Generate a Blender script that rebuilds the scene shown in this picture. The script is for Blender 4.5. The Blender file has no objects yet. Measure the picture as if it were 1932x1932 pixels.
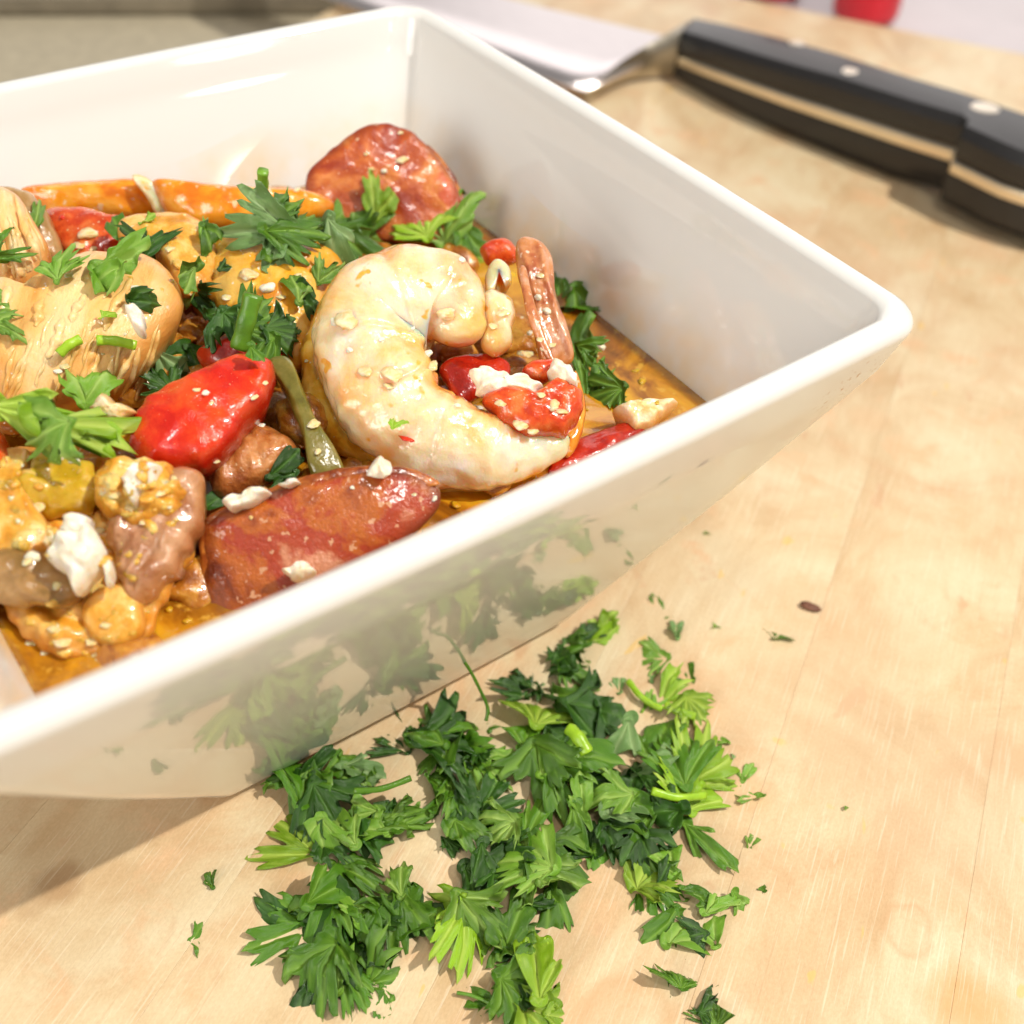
import bpy, bmesh, math, random
from mathutils import Vector, Matrix, noise
from mathutils.bvhtree import BVHTree

# ------------------------------------------------------------------ camera, world, lamps, exposure
C = bpy.context.scene.collection
SC = bpy.context.scene
PI = math.pi

def rz(t): return Matrix.Rotation(t, 3, 'Z')
def rx(t): return Matrix.Rotation(t, 3, 'X')
CF = 2106.0                                   # focal length in photo units (photo = 1932 wide)
CR = rz(.9104) @ rx(.8079) @ rz(.063)
CT = Vector((.1633, -.0693, .1879))
cam = bpy.data.cameras.new('camera'); cam_o = bpy.data.objects.new('camera', cam); C.objects.link(cam_o)
cam_o.matrix_world = Matrix.Translation(CT) @ CR.to_4x4()
cam.sensor_width = 36; cam.lens = 36 * CF / 1932
cam.clip_start = .01; cam.clip_end = 50
cam.dof.use_dof = True; cam.dof.focus_distance = .196; cam.dof.aperture_fstop = 13.5
SC.camera = cam_o

w = bpy.data.worlds.new('World'); SC.world = w; w.use_nodes = True
w.node_tree.nodes['Background'].inputs[0].default_value = (1, .97, .93, 1)
w.node_tree.nodes['Background'].inputs[1].default_value = .235

def lamp(name, direction, dist, size, power, col, shape='DISK'):
    d = Vector(direction).normalized()
    l = bpy.data.lights.new(name, 'AREA'); l.shape = shape; l.size = size; l.energy = power; l.color = col
    o = bpy.data.objects.new(name, l); C.objects.link(o)
    o.location = Vector((0, 0, .04)) + d * dist
    o.rotation_euler = (-d).to_track_quat('-Z', 'Y').to_euler()
    return o
lamp('key_lamp', (.53, .50, 1), 1.3, .035, 16, (1, .94, .84))
lamp('second_lamp', (.26, -.06, 1), 1.3, .20, 3.2, (1, .95, .88))
lamp('side_lamp', (.88, .355, .34), 1.5, .10, .5, (1, .95, .9))
lamp('front_fill', (.25, -1, .40), 1.6, .9, 14, (1, .95, .86))  # added fill without a known source, lifts the inner right bowl wall
lamp('back_fill', (-.75, .9, .42), 2.4, 2.0, 11, (1, .94, .92))  # added soft lamp in place of a wall, brightens blade and handle

SC.view_settings.view_transform = 'Standard'; SC.view_settings.look = 'None'
SC.view_settings.exposure = .05; SC.view_settings.gamma = 1
SC.cycles.max_bounces = 8
try: SC.cycles.use_denoising = True
except Exception: pass

# ------------------------------------------------------------------ helpers
RNG = random.Random(11)
def at(px, py, z=0.):
    """point of the place at height z that the photo shows at (px, py) on a 1932 grid"""
    d = CR @ Vector(((px - 966) / CF, -(py - 966) / CF, -1.))
    return CT + d * ((z - CT.z) / d.z)
def depth(p): return -((CR.transposed() @ (Vector(p) - CT)).z)
def pxm(p): return CF / depth(p)              # photo px per metre at p

def fn(v, s, seed=0.): return noise.noise(Vector((v[0]*s + seed*17.3, v[1]*s - seed*9.1, v[2]*s + seed*5.7)))

def link_mesh(name, verts, faces, mat, parent=None, smooth=True, mats=None, fmat=None):
    me = bpy.data.meshes.new(name); me.from_pydata([tuple(v) for v in verts], [], faces); me.update()
    for m in (mats or [mat]): me.materials.append(m)
    if fmat: me.polygons.foreach_set('material_index', fmat)
    if smooth: me.polygons.foreach_set('use_smooth', [True]*len(me.polygons))
    o = bpy.data.objects.new(name, me); C.objects.link(o)
    if parent: o.parent = parent
    return o
def tag(o, label=None, cat=None, group=None, kind=None):
    if label: o['label'] = label
    if cat: o['category'] = cat
    if group: o['group'] = group
    if kind: o['kind'] = kind
    return o
def empty(name, loc, label, cat, group=None):
    o = bpy.data.objects.new(name, None); C.objects.link(o); o.location = loc; o.empty_display_size = .01
    return tag(o, label, cat, group)
def soak_shade(o, vals):
    a = o.data.attributes.new('soak_shade', 'FLOAT', 'POINT'); a.data.foreach_set('value', [max(0., min(1., v)) for v in vals])
def recalc(o):
    bm = bmesh.new(); bm.from_mesh(o.data); bmesh.ops.recalc_face_normals(bm, faces=bm.faces); bm.to_mesh(o.data); bm.free()

def catmull(pts, per, closed=True):
    n = len(pts); out = []
    rng = range(n) if closed else range(n-1)
    for i in rng:
        if closed: a, b, c, d = pts[(i-1) % n], pts[i], pts[(i+1) % n], pts[(i+2) % n]
        else: a, b, c, d = pts[max(i-1, 0)], pts[i], pts[i+1], pts[min(i+2, n-1)]
        for k in range(per):
            t = k/per
            out.append(tuple(.5*((2*b[j]) + (-a[j]+c[j])*t + (2*a[j]-5*b[j]+4*c[j]-d[j])*t*t + (-a[j]+3*b[j]-3*c[j]+d[j])*t**3) for j in range(len(b))))
    if not closed: out.append(tuple(pts[-1]))
    return out

# ------------------------------------------------------------------ materials
def new_mat(name):
    m = bpy.data.materials.new(name); m.use_nodes = True
    nt = m.node_tree; b = nt.nodes['Principled BSDF']
    return m, nt, b
def node(nt, typ, **kw):
    n = nt.nodes.new(typ)
    for k, v in kw.items():
        if k in n.inputs: n.inputs[k].default_value = v
        else: setattr(n, k, v)
    return n
def ramp(nt, stops, interp='LINEAR'):
    r = nt.nodes.new('ShaderNodeValToRGB'); cr = r.color_ramp; cr.interpolation = interp
    while len(cr.elements) < len(stops): cr.elements.new(.5)
    for e, (p, c) in zip(cr.elements, stops):
        e.position = p; e.color = (*c, 1) if len(c) == 3 else c
    return r
def mixc(nt, fac, a, b, mode='MIX'):
    m = nt.nodes.new('ShaderNodeMix'); m.data_type = 'RGBA'; m.blend_type = mode
    for sock, v in ((m.inputs[0], fac), (m.inputs[6], a), (m.inputs[7], b)):
        if hasattr(v, 'links'): nt.links.new(v, sock)
        elif isinstance(v, (int, float)): sock.default_value = v
        else: sock.default_value = (*v, 1)
    return m.outputs[2]
def coords(nt, scale=(1, 1, 1), rot=(0, 0, 0), kind='Object'):
    if any(rot):
        t = nt.nodes.new('ShaderNodeTexCoord'); m0 = nt.nodes.new('ShaderNodeMapping'); m = nt.nodes.new('ShaderNodeMapping')
        m0.inputs['Rotation'].default_value = rot; m.inputs['Scale'].default_value = scale
        nt.links.new(t.outputs[kind], m0.inputs[0]); nt.links.new(m0.outputs[0], m.inputs[0]); return m.outputs[0]
    t = nt.nodes.new('ShaderNodeTexCoord'); m = nt.nodes.new('ShaderNodeMapping')
    m.inputs['Scale'].default_value = scale; m.inputs['Rotation'].default_value = rot
    nt.links.new(t.outputs[kind], m.inputs[0]); return m.outputs[0]
def tnoise(nt, vec, scale, detail=4, rough=.55, dist=0.):
    n = nt.nodes.new('ShaderNodeTexNoise'); n.inputs['Scale'].default_value = scale
    n.inputs['Detail'].default_value = detail; n.inputs['Roughness'].default_value = rough; n.inputs['Distortion'].default_value = dist
    nt.links.new(vec, n.inputs['Vector']); return n.outputs['Fac']

SOAK_SHADE = {'shrimp_flesh': (.86, .36, .04), 'shrimp_flesh_in_broth': (.66, .22, .01), 'sausage_cut': (.13, .018, .003), 'sausage_cut_pale': (.22, .03, .004), 'chicken': (.74, .30, .05), 'pork': (.50, .20, .06), 'red_pepper': (.42, .010, .003), 'tomato': (.60, .05, .006), 'brown_meat': (.16, .04, .01), 'onion_in_sauce': (.60, .22, .02), 'shrimp_shell': (.62, .17, .01), 'shrimp_shell_pink': (.62, .22, .03), 'feta_soaked': (.84, .46, .14)}
def food(name, cols, scale=260, rough=.32, sss=.35, coat=.55, speck=None, speck_scale=900, speck_amt=.62,
         stretch=(1, 1, 1), rot=(0, 0, 0), bump=.35, bscale=1100, trans=0., ssc=.0018, coatb=.5):
    m, nt, b = new_mat(name); L = nt.links
    v = coords(nt); vs = coords(nt, stretch, rot)
    n1 = tnoise(nt, vs, scale, 5, .6, .4)
    k = len(cols)
    r = ramp(nt, [(.36 + .27*i/(k-1), c) for i, c in enumerate(cols)]); L.new(n1, r.inputs[0])
    col = r.outputs[0]
    if speck:
        n2 = tnoise(nt, v, speck_scale, 2, .5)
        r2 = ramp(nt, [(speck_amt, (0, 0, 0)), (speck_amt+.04, (1, 1, 1))]); L.new(n2, r2.inputs[0])
        col = mixc(nt, r2.outputs[0], col, speck)
    if name in SOAK_SHADE:                                               # sauce soaked or browned edges plus painted occlusion shade, stored on the mesh
        at_ = node(nt, 'ShaderNodeAttribute', attribute_name='soak_shade')
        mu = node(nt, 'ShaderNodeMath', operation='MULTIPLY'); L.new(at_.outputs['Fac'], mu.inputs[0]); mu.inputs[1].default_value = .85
        col = mixc(nt, mu.outputs[0], col, SOAK_SHADE[name])
    L.new(col, b.inputs['Base Color'])
    b.inputs['Roughness'].default_value = rough
    b.inputs['Subsurface Weight'].default_value = sss; b.inputs['Subsurface Radius'].default_value = (1, .45, .2)
    b.inputs['Subsurface Scale'].default_value = ssc
    b.inputs['Coat Weight'].default_value = coat; b.inputs['Coat Roughness'].default_value = .07
    if trans: b.inputs['Transmission Weight'].default_value = trans
    nb = tnoise(nt, vs, bscale, 3, .6); nb2 = tnoise(nt, v, bscale*.3, 3, .6)
    add = node(nt, 'ShaderNodeMath', operation='ADD'); L.new(nb, add.inputs[0]); L.new(nb2, add.inputs[1])
    bp = node(nt, 'ShaderNodeBump'); bp.inputs['Strength'].default_value = bump; bp.inputs['Distance'].default_value = .00042
    L.new(add.outputs[0], bp.inputs['Height']); L.new(bp.outputs[0], b.inputs['Normal'])
    # the wet film: smoother than the flesh below, broken by small ripples
    bc = node(nt, 'ShaderNodeBump'); bc.inputs['Strength'].default_value = coatb; bc.inputs['Distance'].default_value = .00035
    L.new(tnoise(nt, v, 620, 2, .5), bc.inputs['Height']); L.new(bc.outputs[0], b.inputs['Coat Normal'])
    return m

M = {}
M['shrimp'] = food('shrimp_flesh', [(.93, .54, .18), (.95, .68, .38), (.96, .77, .54), (.97, .80, .65)], 60, .22, 1., 1.0, (.90, .46, .08), 240, .66, bump=.6, bscale=650, ssc=.0065, coatb=.9)
M['shrimp_gold'] = food('shrimp_flesh_in_broth', [(.74, .27, .01), (.86, .42, .03), (.90, .56, .12)], 160, .25, .4, 1., (.9, .8, .6), 700, .68)
M['shell'] = food('shrimp_shell', [(.76, .20, .005), (.90, .34, .012), (.92, .46, .06)], 150, .2, .5, .9, (.9, .62, .36), 480, .64, stretch=(1, 1, 1), bump=.3, bscale=600)
M['shell_pink'] = food('shrimp_shell_pink', [(.46, .13, .05), (.62, .26, .10), (.72, .40, .26)], 260, .2, .4, .9, (.86, .66, .5), 800, .64, bump=.4, bscale=700)
_fd = at(345, 730, .07) - at(400, 600, .07)
M['chicken'] = food('chicken', [(.76, .34, .07), (.89, .52, .17), (.95, .66, .33)], 110, .36, .35, .5, (.9, .8, .66), 900, .70, bump=.4, bscale=1900, stretch=(.14, 1, 1), rot=(0, 0, -math.atan2(_fd.y, _fd.x)))
M['pork'] = food('pork', [(.38, .15, .06), (.54, .27, .14), (.66, .36, .19)], 200, .3, .3, .9, (.18, .08, .04), 900, .72, bump=.6, bscale=1200)
M['brown_meat'] = food('brown_meat', [(.26, .06, .010), (.48, .16, .035), (.64, .29, .10)], 200, .3, .3, .6, (.7, .45, .25), 800, .7, bump=.6)
M['saus_cut'] = food('sausage_cut', [(.14, .016, .002), (.36, .070, .004), (.52, .13, .010), (.40, .040, .008), (.44, .060, .014), (.62, .25, .13)], 60, .24, .2, 1., (.66, .34, .18), 620, .66, bump=.7, bscale=1500)
M['saus_skin'] = food('sausage_skin', [(.16, .022, .003), (.34, .075, .008), (.56, .19, .025)], 260, .22, .2, .9, (.05, .01, .005), 900, .72, bump=.3)
M['saus_pale'] = food('sausage_cut_pale', [(.34, .035, .005), (.52, .10, .012), (.70, .24, .05), (.62, .12, .05)], 85, .26, .2, .9, (.80, .55, .30), 420, .70, bump=.7, bscale=1200)
M['pepper'] = food('red_pepper', [(.62, .012, .002), (.76, .035, .004), (.80, .085, .008)], 150, .26, .35, .7, (.86, .30, .14), 1500, .70, bump=.32, bscale=1700)
M['pepper_dark'] = food('dark_red_pepper', [(.26, .008, .003), (.42, .015, .004), (.55, .03, .006)], 200, .25, .3, .7, None, bump=.3)  # darkened pepper red; shade over the strip and curl piece put into it
M['tomato'] = food('tomato', [(.60, .045, .006), (.76, .10, .012), (.80, .22, .05)], 260, .24, .45, .8, (.9, .5, .3), 1300, .68, bump=.4, bscale=1300)
M['green_pepper'] = food('green_pepper', [(.10, .085, .010), (.17, .15, .02), (.25, .20, .04)], 170, .25, .3, .8, None, bump=.25)
M['onion'] = food('onion', [(.62, .38, .06), (.72, .52, .12), (.78, .60, .24)], 190, .28, .5, .7, (.85, .75, .5), 700, .68)
M['celery'] = food('celery', [(.50, .27, .010), (.62, .38, .015), (.70, .46, .05)], 160, .25, .5, .8, None, bump=.3)
M['mushroom'] = food('mushroom', [(.26, .14, .035), (.40, .22, .07), (.50, .30, .12)], 180, .28, .3, .6, None)
M['saucy'] = food('onion_in_sauce', [(.66, .27, .015), (.84, .42, .05), (.92, .60, .18)], 220, .34, .5, .5, (.90, .68, .36), 420, .68, bump=.5)
M['feta'] = food('feta', [(.86, .74, .52), (.90, .83, .68), (.92, .88, .78)], 420, .5, .35, .15, (.84, .62, .30), 300, .72, bump=.5, bscale=900)
M['feta_warm'] = food('feta_soaked', [(.88, .56, .20), (.93, .70, .38), (.95, .80, .56)], 420, .36, .5, .6, None, bump=.5, bscale=900)
M['chip'] = food('brown_chip', [(.12, .04, .02), (.2, .08, .04)], 400, .6, 0, 0)

def broth_mat():
    m, nt, b = new_mat('amber_broth'); L = nt.links; v = coords(nt)
    n1 = tnoise(nt, v, 75, 5, .6, .6)
    r = ramp(nt, [(.30, (.14, .04, .003)), (.42, (.34, .12, .006)), (.52, (.58, .25, .010)), (.66, (.72, .38, .015))]); L.new(n1, r.inputs[0])
    n2 = tnoise(nt, v, 330, 3, .6)
    r2 = ramp(nt, [(.60, (0, 0, 0)), (.68, (1, 1, 1))]); L.new(n2, r2.inputs[0])
    c = mixc(nt, r2.outputs[0], r.outputs[0], (.66, .36, .04))
    L.new(c, b.inputs['Base Color']); b.inputs['Roughness'].default_value = .12
    b.inputs['Subsurface Weight'].default_value = .3; b.inputs['Subsurface Scale'].default_value = .004
    b.inputs['Coat Weight'].default_value = 1; b.inputs['Coat Roughness'].default_value = .03
    bp = node(nt, 'ShaderNodeBump'); bp.inputs['Strength'].default_value = .10; bp.inputs['Distance'].default_value = .0005
    L.new(tnoise(nt, v, 160, 2, .5), bp.inputs['Height']); L.new(bp.outputs[0], b.inputs['Normal']); L.new(bp.outputs[0], b.inputs['Coat Normal'])
    return m
M['broth'] = broth_mat()

def porcelain():
    m, nt, b = new_mat('white_porcelain'); L = nt.links; v = coords(nt)
    # a few splashes of broth on the inner wall and at the rim corner
    r = tnoise(nt, v, 120, 3, .6); rr = ramp(nt, [(.66, (0, 0, 0)), (.74, (1, 1, 1))]); L.new(r, rr.inputs[0])
    sep = node(nt, 'ShaderNodeSeparateXYZ'); L.new(v, sep.inputs[0])
    mr = node(nt, 'ShaderNodeMapRange'); mr.inputs[1].default_value = .0560; mr.inputs[2].default_value = .0725; mr.inputs[3].default_value = 1; mr.inputs[4].default_value = 0
    L.new(sep.outputs[2], mr.inputs[0])
    lo = node(nt, 'ShaderNodeMath', operation='GREATER_THAN'); L.new(sep.outputs[2], lo.inputs[0]); lo.inputs[1].default_value = .052
    inn = node(nt, 'ShaderNodeMath', operation='LESS_THAN'); inn.inputs[1].default_value = .0650
    ab = node(nt, 'ShaderNodeMath', operation='ABSOLUTE'); L.new(sep.outputs[1], ab.inputs[0])
    # inner surface only: |y| or |x| below the wall's middle
    mx = node(nt, 'ShaderNodeMath', operation='MAXIMUM'); ax = node(nt, 'ShaderNodeMath', operation='ABSOLUTE'); L.new(sep.outputs[0], ax.inputs[0])
    L.new(ab.outputs[0], mx.inputs[0]); L.new(ax.outputs[0], mx.inputs[1])
    wz = node(nt, 'ShaderNodeMath', operation='MULTIPLY_ADD'); L.new(sep.outputs[2], wz.inputs[0]); wz.inputs[1].default_value = .394; wz.inputs[2].default_value = .0428
    lt = node(nt, 'ShaderNodeMath', operation='LESS_THAN'); L.new(mx.outputs[0], lt.inputs[0]); L.new(wz.outputs[0], lt.inputs[1])
    m1 = node(nt, 'ShaderNodeMath', operation='MULTIPLY'); L.new(mr.outputs[0], m1.inputs[0]); L.new(lt.outputs[0], m1.inputs[1])
    nn = tnoise(nt, v, 60, 3, .6); rn = ramp(nt, [(.38, (0, 0, 0)), (.66, (1, 1, 1))]); L.new(nn, rn.inputs[0])
    m2 = node(nt, 'ShaderNodeMath', operation='MULTIPLY'); L.new(m1.outputs[0], m2.inputs[0]); L.new(rn.outputs[0], m2.inputs[1])
    m3 = node(nt, 'ShaderNodeMath', operation='MULTIPLY'); L.new(m2.outputs[0], m3.inputs[0]); m3.inputs[1].default_value = .9
    c = mixc(nt, m3.outputs[0], (.77, .77, .75), (.80, .58, .28))
    # specks near the right corner of the rim, outside
    g = node(nt, 'ShaderNodeVectorMath', operation='DISTANCE'); L.new(v, g.inputs[0]); g.inputs[1].default_value = (.0775, .066, .078)
    gr = node(nt, 'ShaderNodeMapRange'); gr.inputs[1].default_value = .004; gr.inputs[2].default_value = .009; gr.inputs[3].default_value = 1; gr.inputs[4].default_value = 0
    L.new(g.outputs['Value'], gr.inputs[0])
    sp = tnoise(nt, v, 900, 2, .5); spr = ramp(nt, [(.62, (0, 0, 0)), (.70, (1, 1, 1))]); L.new(sp, spr.inputs[0])
    m4 = node(nt, 'ShaderNodeMath', operation='MULTIPLY'); L.new(gr.outputs[0], m4.inputs[0]); L.new(spr.outputs[0], m4.inputs[1])
    c = mixc(nt, m4.outputs[0], c, (.42, .20, .07))
    L.new(c, b.inputs['Base Color']); b.inputs['Roughness'].default_value = .45; b.inputs['Specular IOR Level'].default_value = .05
    b.inputs['Coat Weight'].default_value = 1; b.inputs['Coat Roughness'].default_value = .05; b.inputs['Coat IOR'].default_value = 1.5
    b.inputs['Subsurface Weight'].default_value = .12; b.inputs['Subsurface Scale'].default_value = .004; b.inputs['Subsurface Radius'].default_value = (1, .9, .8)
    return m
M['porcelain'] = porcelain()

def leaf_mat(name, dark, light, vein):
    m, nt, b = new_mat(name); L = nt.links
    a = node(nt, 'ShaderNodeAttribute', attribute_name='vein'); v = coords(nt)
    oi = nt.nodes.new('ShaderNodeObjectInfo')
    n = tnoise(nt, v, 260, 4, .6)
    r = ramp(nt, [(.35, dark), (.68, light)]); L.new(n, r.inputs[0])
    hs = node(nt, 'ShaderNodeHueSaturation'); L.new(r.outputs[0], hs.inputs['Color'])
    mr = node(nt, 'ShaderNodeMapRange'); mr.inputs[3].default_value = .7; mr.inputs[4].default_value = 1.35; L.new(oi.outputs['Random'], mr.inputs[0]); L.new(mr.outputs[0], hs.inputs['Value'])
    geo = nt.nodes.new('ShaderNodeNewGeometry')
    under = tuple(min(1, c*1.25 + .03) for c in light)
    L.new(hs.outputs[0], hs.inputs['Color']) if False else None
    sep = node(nt, 'ShaderNodeSeparateColor'); L.new(a.outputs['Color'], sep.inputs[0])
    c = mixc(nt, sep.outputs[1], hs.outputs[0], under)              # green channel = underside
    vm = node(nt, 'ShaderNodeMath', operation='MULTIPLY'); L.new(sep.outputs[0], vm.inputs[0]); vm.inputs[1].default_value = .8
    c = mixc(nt, vm.outputs[0], c, vein)
    L.new(c, b.inputs['Base Color']); b.inputs['Roughness'].default_value = .30; b.inputs['Specular IOR Level'].default_value = .6
    bp = node(nt, 'ShaderNodeBump'); bp.inputs['Strength'].default_value = .35; bp.inputs['Distance'].default_value = .0004
    L.new(tnoise(nt, v, 1300, 3, .6), bp.inputs['Height']); L.new(bp.outputs[0], b.inputs['Normal'])
    tr = nt.nodes.new('ShaderNodeBsdfTranslucent'); L.new(mixc(nt, .5, c, light), tr.inputs[0])
    ms = nt.nodes.new('ShaderNodeMixShader'); ms.inputs[0].default_value = .17
    L.new(b.outputs[0], ms.inputs[1]); L.new(tr.outputs[0], ms.inputs[2]); L.new(ms.outputs[0], nt.nodes['Material Output'].inputs[0])
    return m
M['leaf_dark'] = leaf_mat('parsley_dark', (.010, .055, .003), (.038, .13, .007), (.10, .24, .03))
M['leaf_mid'] = leaf_mat('parsley_green', (.030, .125, .004), (.12, .29, .010), (.24, .44, .05))
M['leaf_light'] = leaf_mat('parsley_light', (.09, .24, .012), (.24, .46, .04), (.44, .64, .14))
M['leaf_bright'] = leaf_mat('parsley_bright', (.15, .34, .006), (.36, .58, .02), (.56, .72, .12))
M['leaf_grey'] = leaf_mat('parsley_underside', (.13, .27, .07), (.24, .42, .13), (.40, .56, .24))

def simple(name, col, rough=.5, metal=0., coat=0., bump=0., bs=300, aniso=None, var=.0):
    m, nt, b = new_mat(name); L = nt.links; v = coords(nt, aniso or (1, 1, 1))
    n = tnoise(nt, v, bs, 4, .6)
    r = ramp(nt, [(.3, tuple(max(0, c*(1-var)) for c in col)), (.7, tuple(min(1, c*(1+var)) for c in col))]); L.new(n, r.inputs[0])
    L.new(r.outputs[0], b.inputs['Base Color'])
    b.inputs['Roughness'].default_value = rough; b.inputs['Metallic'].default_value = metal; b.inputs['Coat Weight'].default_value = coat
    if bump:
        bp = node(nt, 'ShaderNodeBump'); bp.inputs['Strength'].default_value = bump; bp.inputs['Distance'].default_value = .0004
        L.new(n, bp.inputs['Height']); L.new(bp.outputs[0], b.inputs['Normal'])
    return m
M['steel'] = simple('brushed_steel', (.90, .83, .83), .30, 1., 0, .15, 90, (1, 14, 1), .06)
M['steel_dark'] = simple('bolster_steel', (.50, .45, .36), .32, 1., 0, .1, 200, None, .1)
M['tang'] = simple('tang_steel', (.86, .76, .60), .36, 1., 0, .1, 200, None, .05)
M['scale'] = simple('black_handle_plastic', (.014, .013, .014), .42, 0, .25, .25, 900, None, .3)
M['rivet'] = simple('rivet_metal', (.85, .76, .62), .28, 1.)
M['red'] = simple('red_plastic', (.62, .008, .02), .3, 0, .4, 0, 60, None, .15)
M['bluegrey'] = simple('grey_plastic', (.50, .46, .52), .4, 0, .2)
M['white'] = simple('white_laminate', (.58, .52, .55), .35, 0, .3, 0, 30, None, .05)
M['counter'] = simple('beige_countertop', (.50, .44, .32), .45, 0, .1, .1, 160, None, .12)
M['darkband'] = simple('grey_metal_edge', (.22, .19, .14), .4, .3, 0, 0, 60, None, .2)

# board frame: BU runs along the far edge, BV towards the camera (the staves' run)
BU = Vector((.863, .505, 0)); BV = Vector((.505, -.863, 0)); BANG = math.atan2(BU.y, BU.x)
def board_mat():
    m, nt, b = new_mat('maple_board'); L = nt.links
    v0 = coords(nt, kind='Object')
    mp = node(nt, 'ShaderNodeMapping'); mp.inputs['Rotation'].default_value = (0, 0, -BANG); L.new(v0, mp.inputs[0]); v = mp.outputs[0]
    def sc(s, r=0.):
        q = node(nt, 'ShaderNodeMapping'); q.inputs['Scale'].default_value = s; q.inputs['Rotation'].default_value = (0, 0, r); L.new(v, q.inputs[0]); return q.outputs[0]
    oi = nt.nodes.new('ShaderNodeObjectInfo')
    # offset the grain per stave
    cmb = node(nt, 'ShaderNodeCombineXYZ'); L.new(oi.outputs['Random'], cmb.inputs[2])
    va = node(nt, 'ShaderNodeVectorMath', operation='ADD'); L.new(sc((1, .75, 1)), va.inputs[0]); L.new(cmb.outputs[0], va.inputs[1])
    g1 = tnoise(nt, va.outputs[0], 26, 5, .6, 1.2)
    r1 = ramp(nt, [(.34, (.60, .42, .235)), (.50, (.70, .55, .345)), (.66, (.75, .64, .435))]); L.new(g1, r1.inputs[0])
    g2 = tnoise(nt, sc((1, .03, 1)), 700, 4, .7)
    r2 = ramp(nt, [(.35, (.965, .95, .93)), (.65, (1, 1, 1))]); L.new(g2, r2.inputs[0])
    c = mixc(nt, 1., r1.outputs[0], r2.outputs[0], 'MULTIPLY')
    # blotchy wear
    g3 = tnoise(nt, sc((1, .8, 1)), 20, 8, .7, 1.4)
    r3 = ramp(nt, [(.50, (0, 0, 0)), (.70, (1, 1, 1))]); L.new(g3, r3.inputs[0])
    f3 = node(nt, 'ShaderNodeMath', operation='MULTIPLY'); L.new(r3.outputs[0], f3.inputs[0]); f3.inputs[1].default_value = 1.
    c = mixc(nt, f3.outputs[0], c, (.62, .40, .22))
    g4 = tnoise(nt, sc((1, 1, 1)), 60, 5, .6, .5)
    r4 = ramp(nt, [(.55, (0, 0, 0)), (.68, (.85, .85, .85))]); L.new(g4, r4.inputs[0])
    c = mixc(nt, r4.outputs[0], c, (.72, .47, .27))
    # fine tooth of the worn surface and small brown blots
    g6 = tnoise(nt, sc((1, .5, 1)), 2400, 3, .7)
    r6 = ramp(nt, [(.35, (.93, .91, .88)), (.65, (1.04, 1.04, 1.04))]); L.new(g6, r6.inputs[0])
    c = mixc(nt, 1., c, r6.outputs[0], 'MULTIPLY')
    g7 = tnoise(nt, sc((1, .7, 1)), 105, 3, .55, .6)
    r7 = ramp(nt, [(.66, (0, 0, 0)), (.73, (.6, .6, .6))]); L.new(g7, r7.inputs[0])
    c = mixc(nt, r7.outputs[0], c, (.60, .36, .20))
    # yellow drips
    g5 = tnoise(nt, sc((1, .6, 1)), 170, 2, .5, .5)
    r5 = ramp(nt, [(.71, (0, 0, 0)), (.75, (.55, .55, .55))]); L.new(g5, r5.inputs[0])
    c = mixc(nt, r5.outputs[0], c, (.78, .50, .12))
    # stains with a place of their own: (photo x, y, radius mm, ring, strength, colour)
    sepv = None
    for (px, py, rad, ring, st, col) in ((1712, 1752, .0050, 1, .38, (.55, .30, .14)), (1838, 1905, .0075, 0, .75, (.62, .33, .10)), (1180, 1935, .0085, 1, .5, (.60, .36, .18)),
                                  (1895, 1425, .006, 0, .5, (.62, .36, .18)), (112, 1665, .0045, 0, .6, (.32, .15, .05)), (60, 1715, .003, 0, .35, (.36, .18, .07)),
                                  (1640, 790, .006, 0, .35, (.70, .42, .22)), (1855, 470, .012, 0, .45, (.66, .40, .22)), (1620, 1210, .02, 0, .25, (.66, .48, .32)),
                                  (1780, 1500, .025, 0, .28, (.62, .46, .32)), (1500, 1330, .02, 0, .22, (.68, .50, .34)), (1640, 1700, .018, 0, .0, (.9, .8, .7))):
        p = at(px, py, 0)
        ds = node(nt, 'ShaderNodeVectorMath', operation='DISTANCE'); 
        wob = node(nt, 'ShaderNodeVectorMath', operation='ADD'); L.new(v0, wob.inputs[0])
        nc = nt.nodes.new('ShaderNodeTexNoise'); nc.inputs['Scale'].default_value = .6/rad; L.new(v0, nc.inputs['Vector'])
        sb = node(nt, 'ShaderNodeVectorMath', operation='SCALE'); sb.inputs['Scale'].default_value = rad*.9; L.new(nc.outputs['Color'], sb.inputs[0]); L.new(sb.outputs[0], wob.inputs[1])
        flat = node(nt, 'ShaderNodeVectorMath', operation='MULTIPLY'); flat.inputs[1].default_value = (1, 1, 0); L.new(wob.outputs[0], flat.inputs[0])
        L.new(flat.outputs[0], ds.inputs[0]); ds.inputs[1].default_value = (p.x + rad*.45, p.y + rad*.45, 0)
        mr = ramp(nt, [(0, (.25,)*3), (.55, (.3,)*3), (.8, (1,)*3), (1, (0,)*3)] if ring else [(0, (1,)*3), (.5, (.8,)*3), (1, (0,)*3)])
        dv = node(nt, 'ShaderNodeMath', operation='DIVIDE'); L.new(ds.outputs['Value'], dv.inputs[0]); dv.inputs[1].default_value = rad*1.15; L.new(dv.outputs[0], mr.inputs[0])
        fm = node(nt, 'ShaderNodeMath', operation='MULTIPLY'); L.new(mr.outputs[0], fm.inputs[0]); fm.inputs[1].default_value = st
        c = mixc(nt, fm.outputs[0], c, col)
    # knife scratches: long thin pale lines in several directions
    h = None
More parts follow.
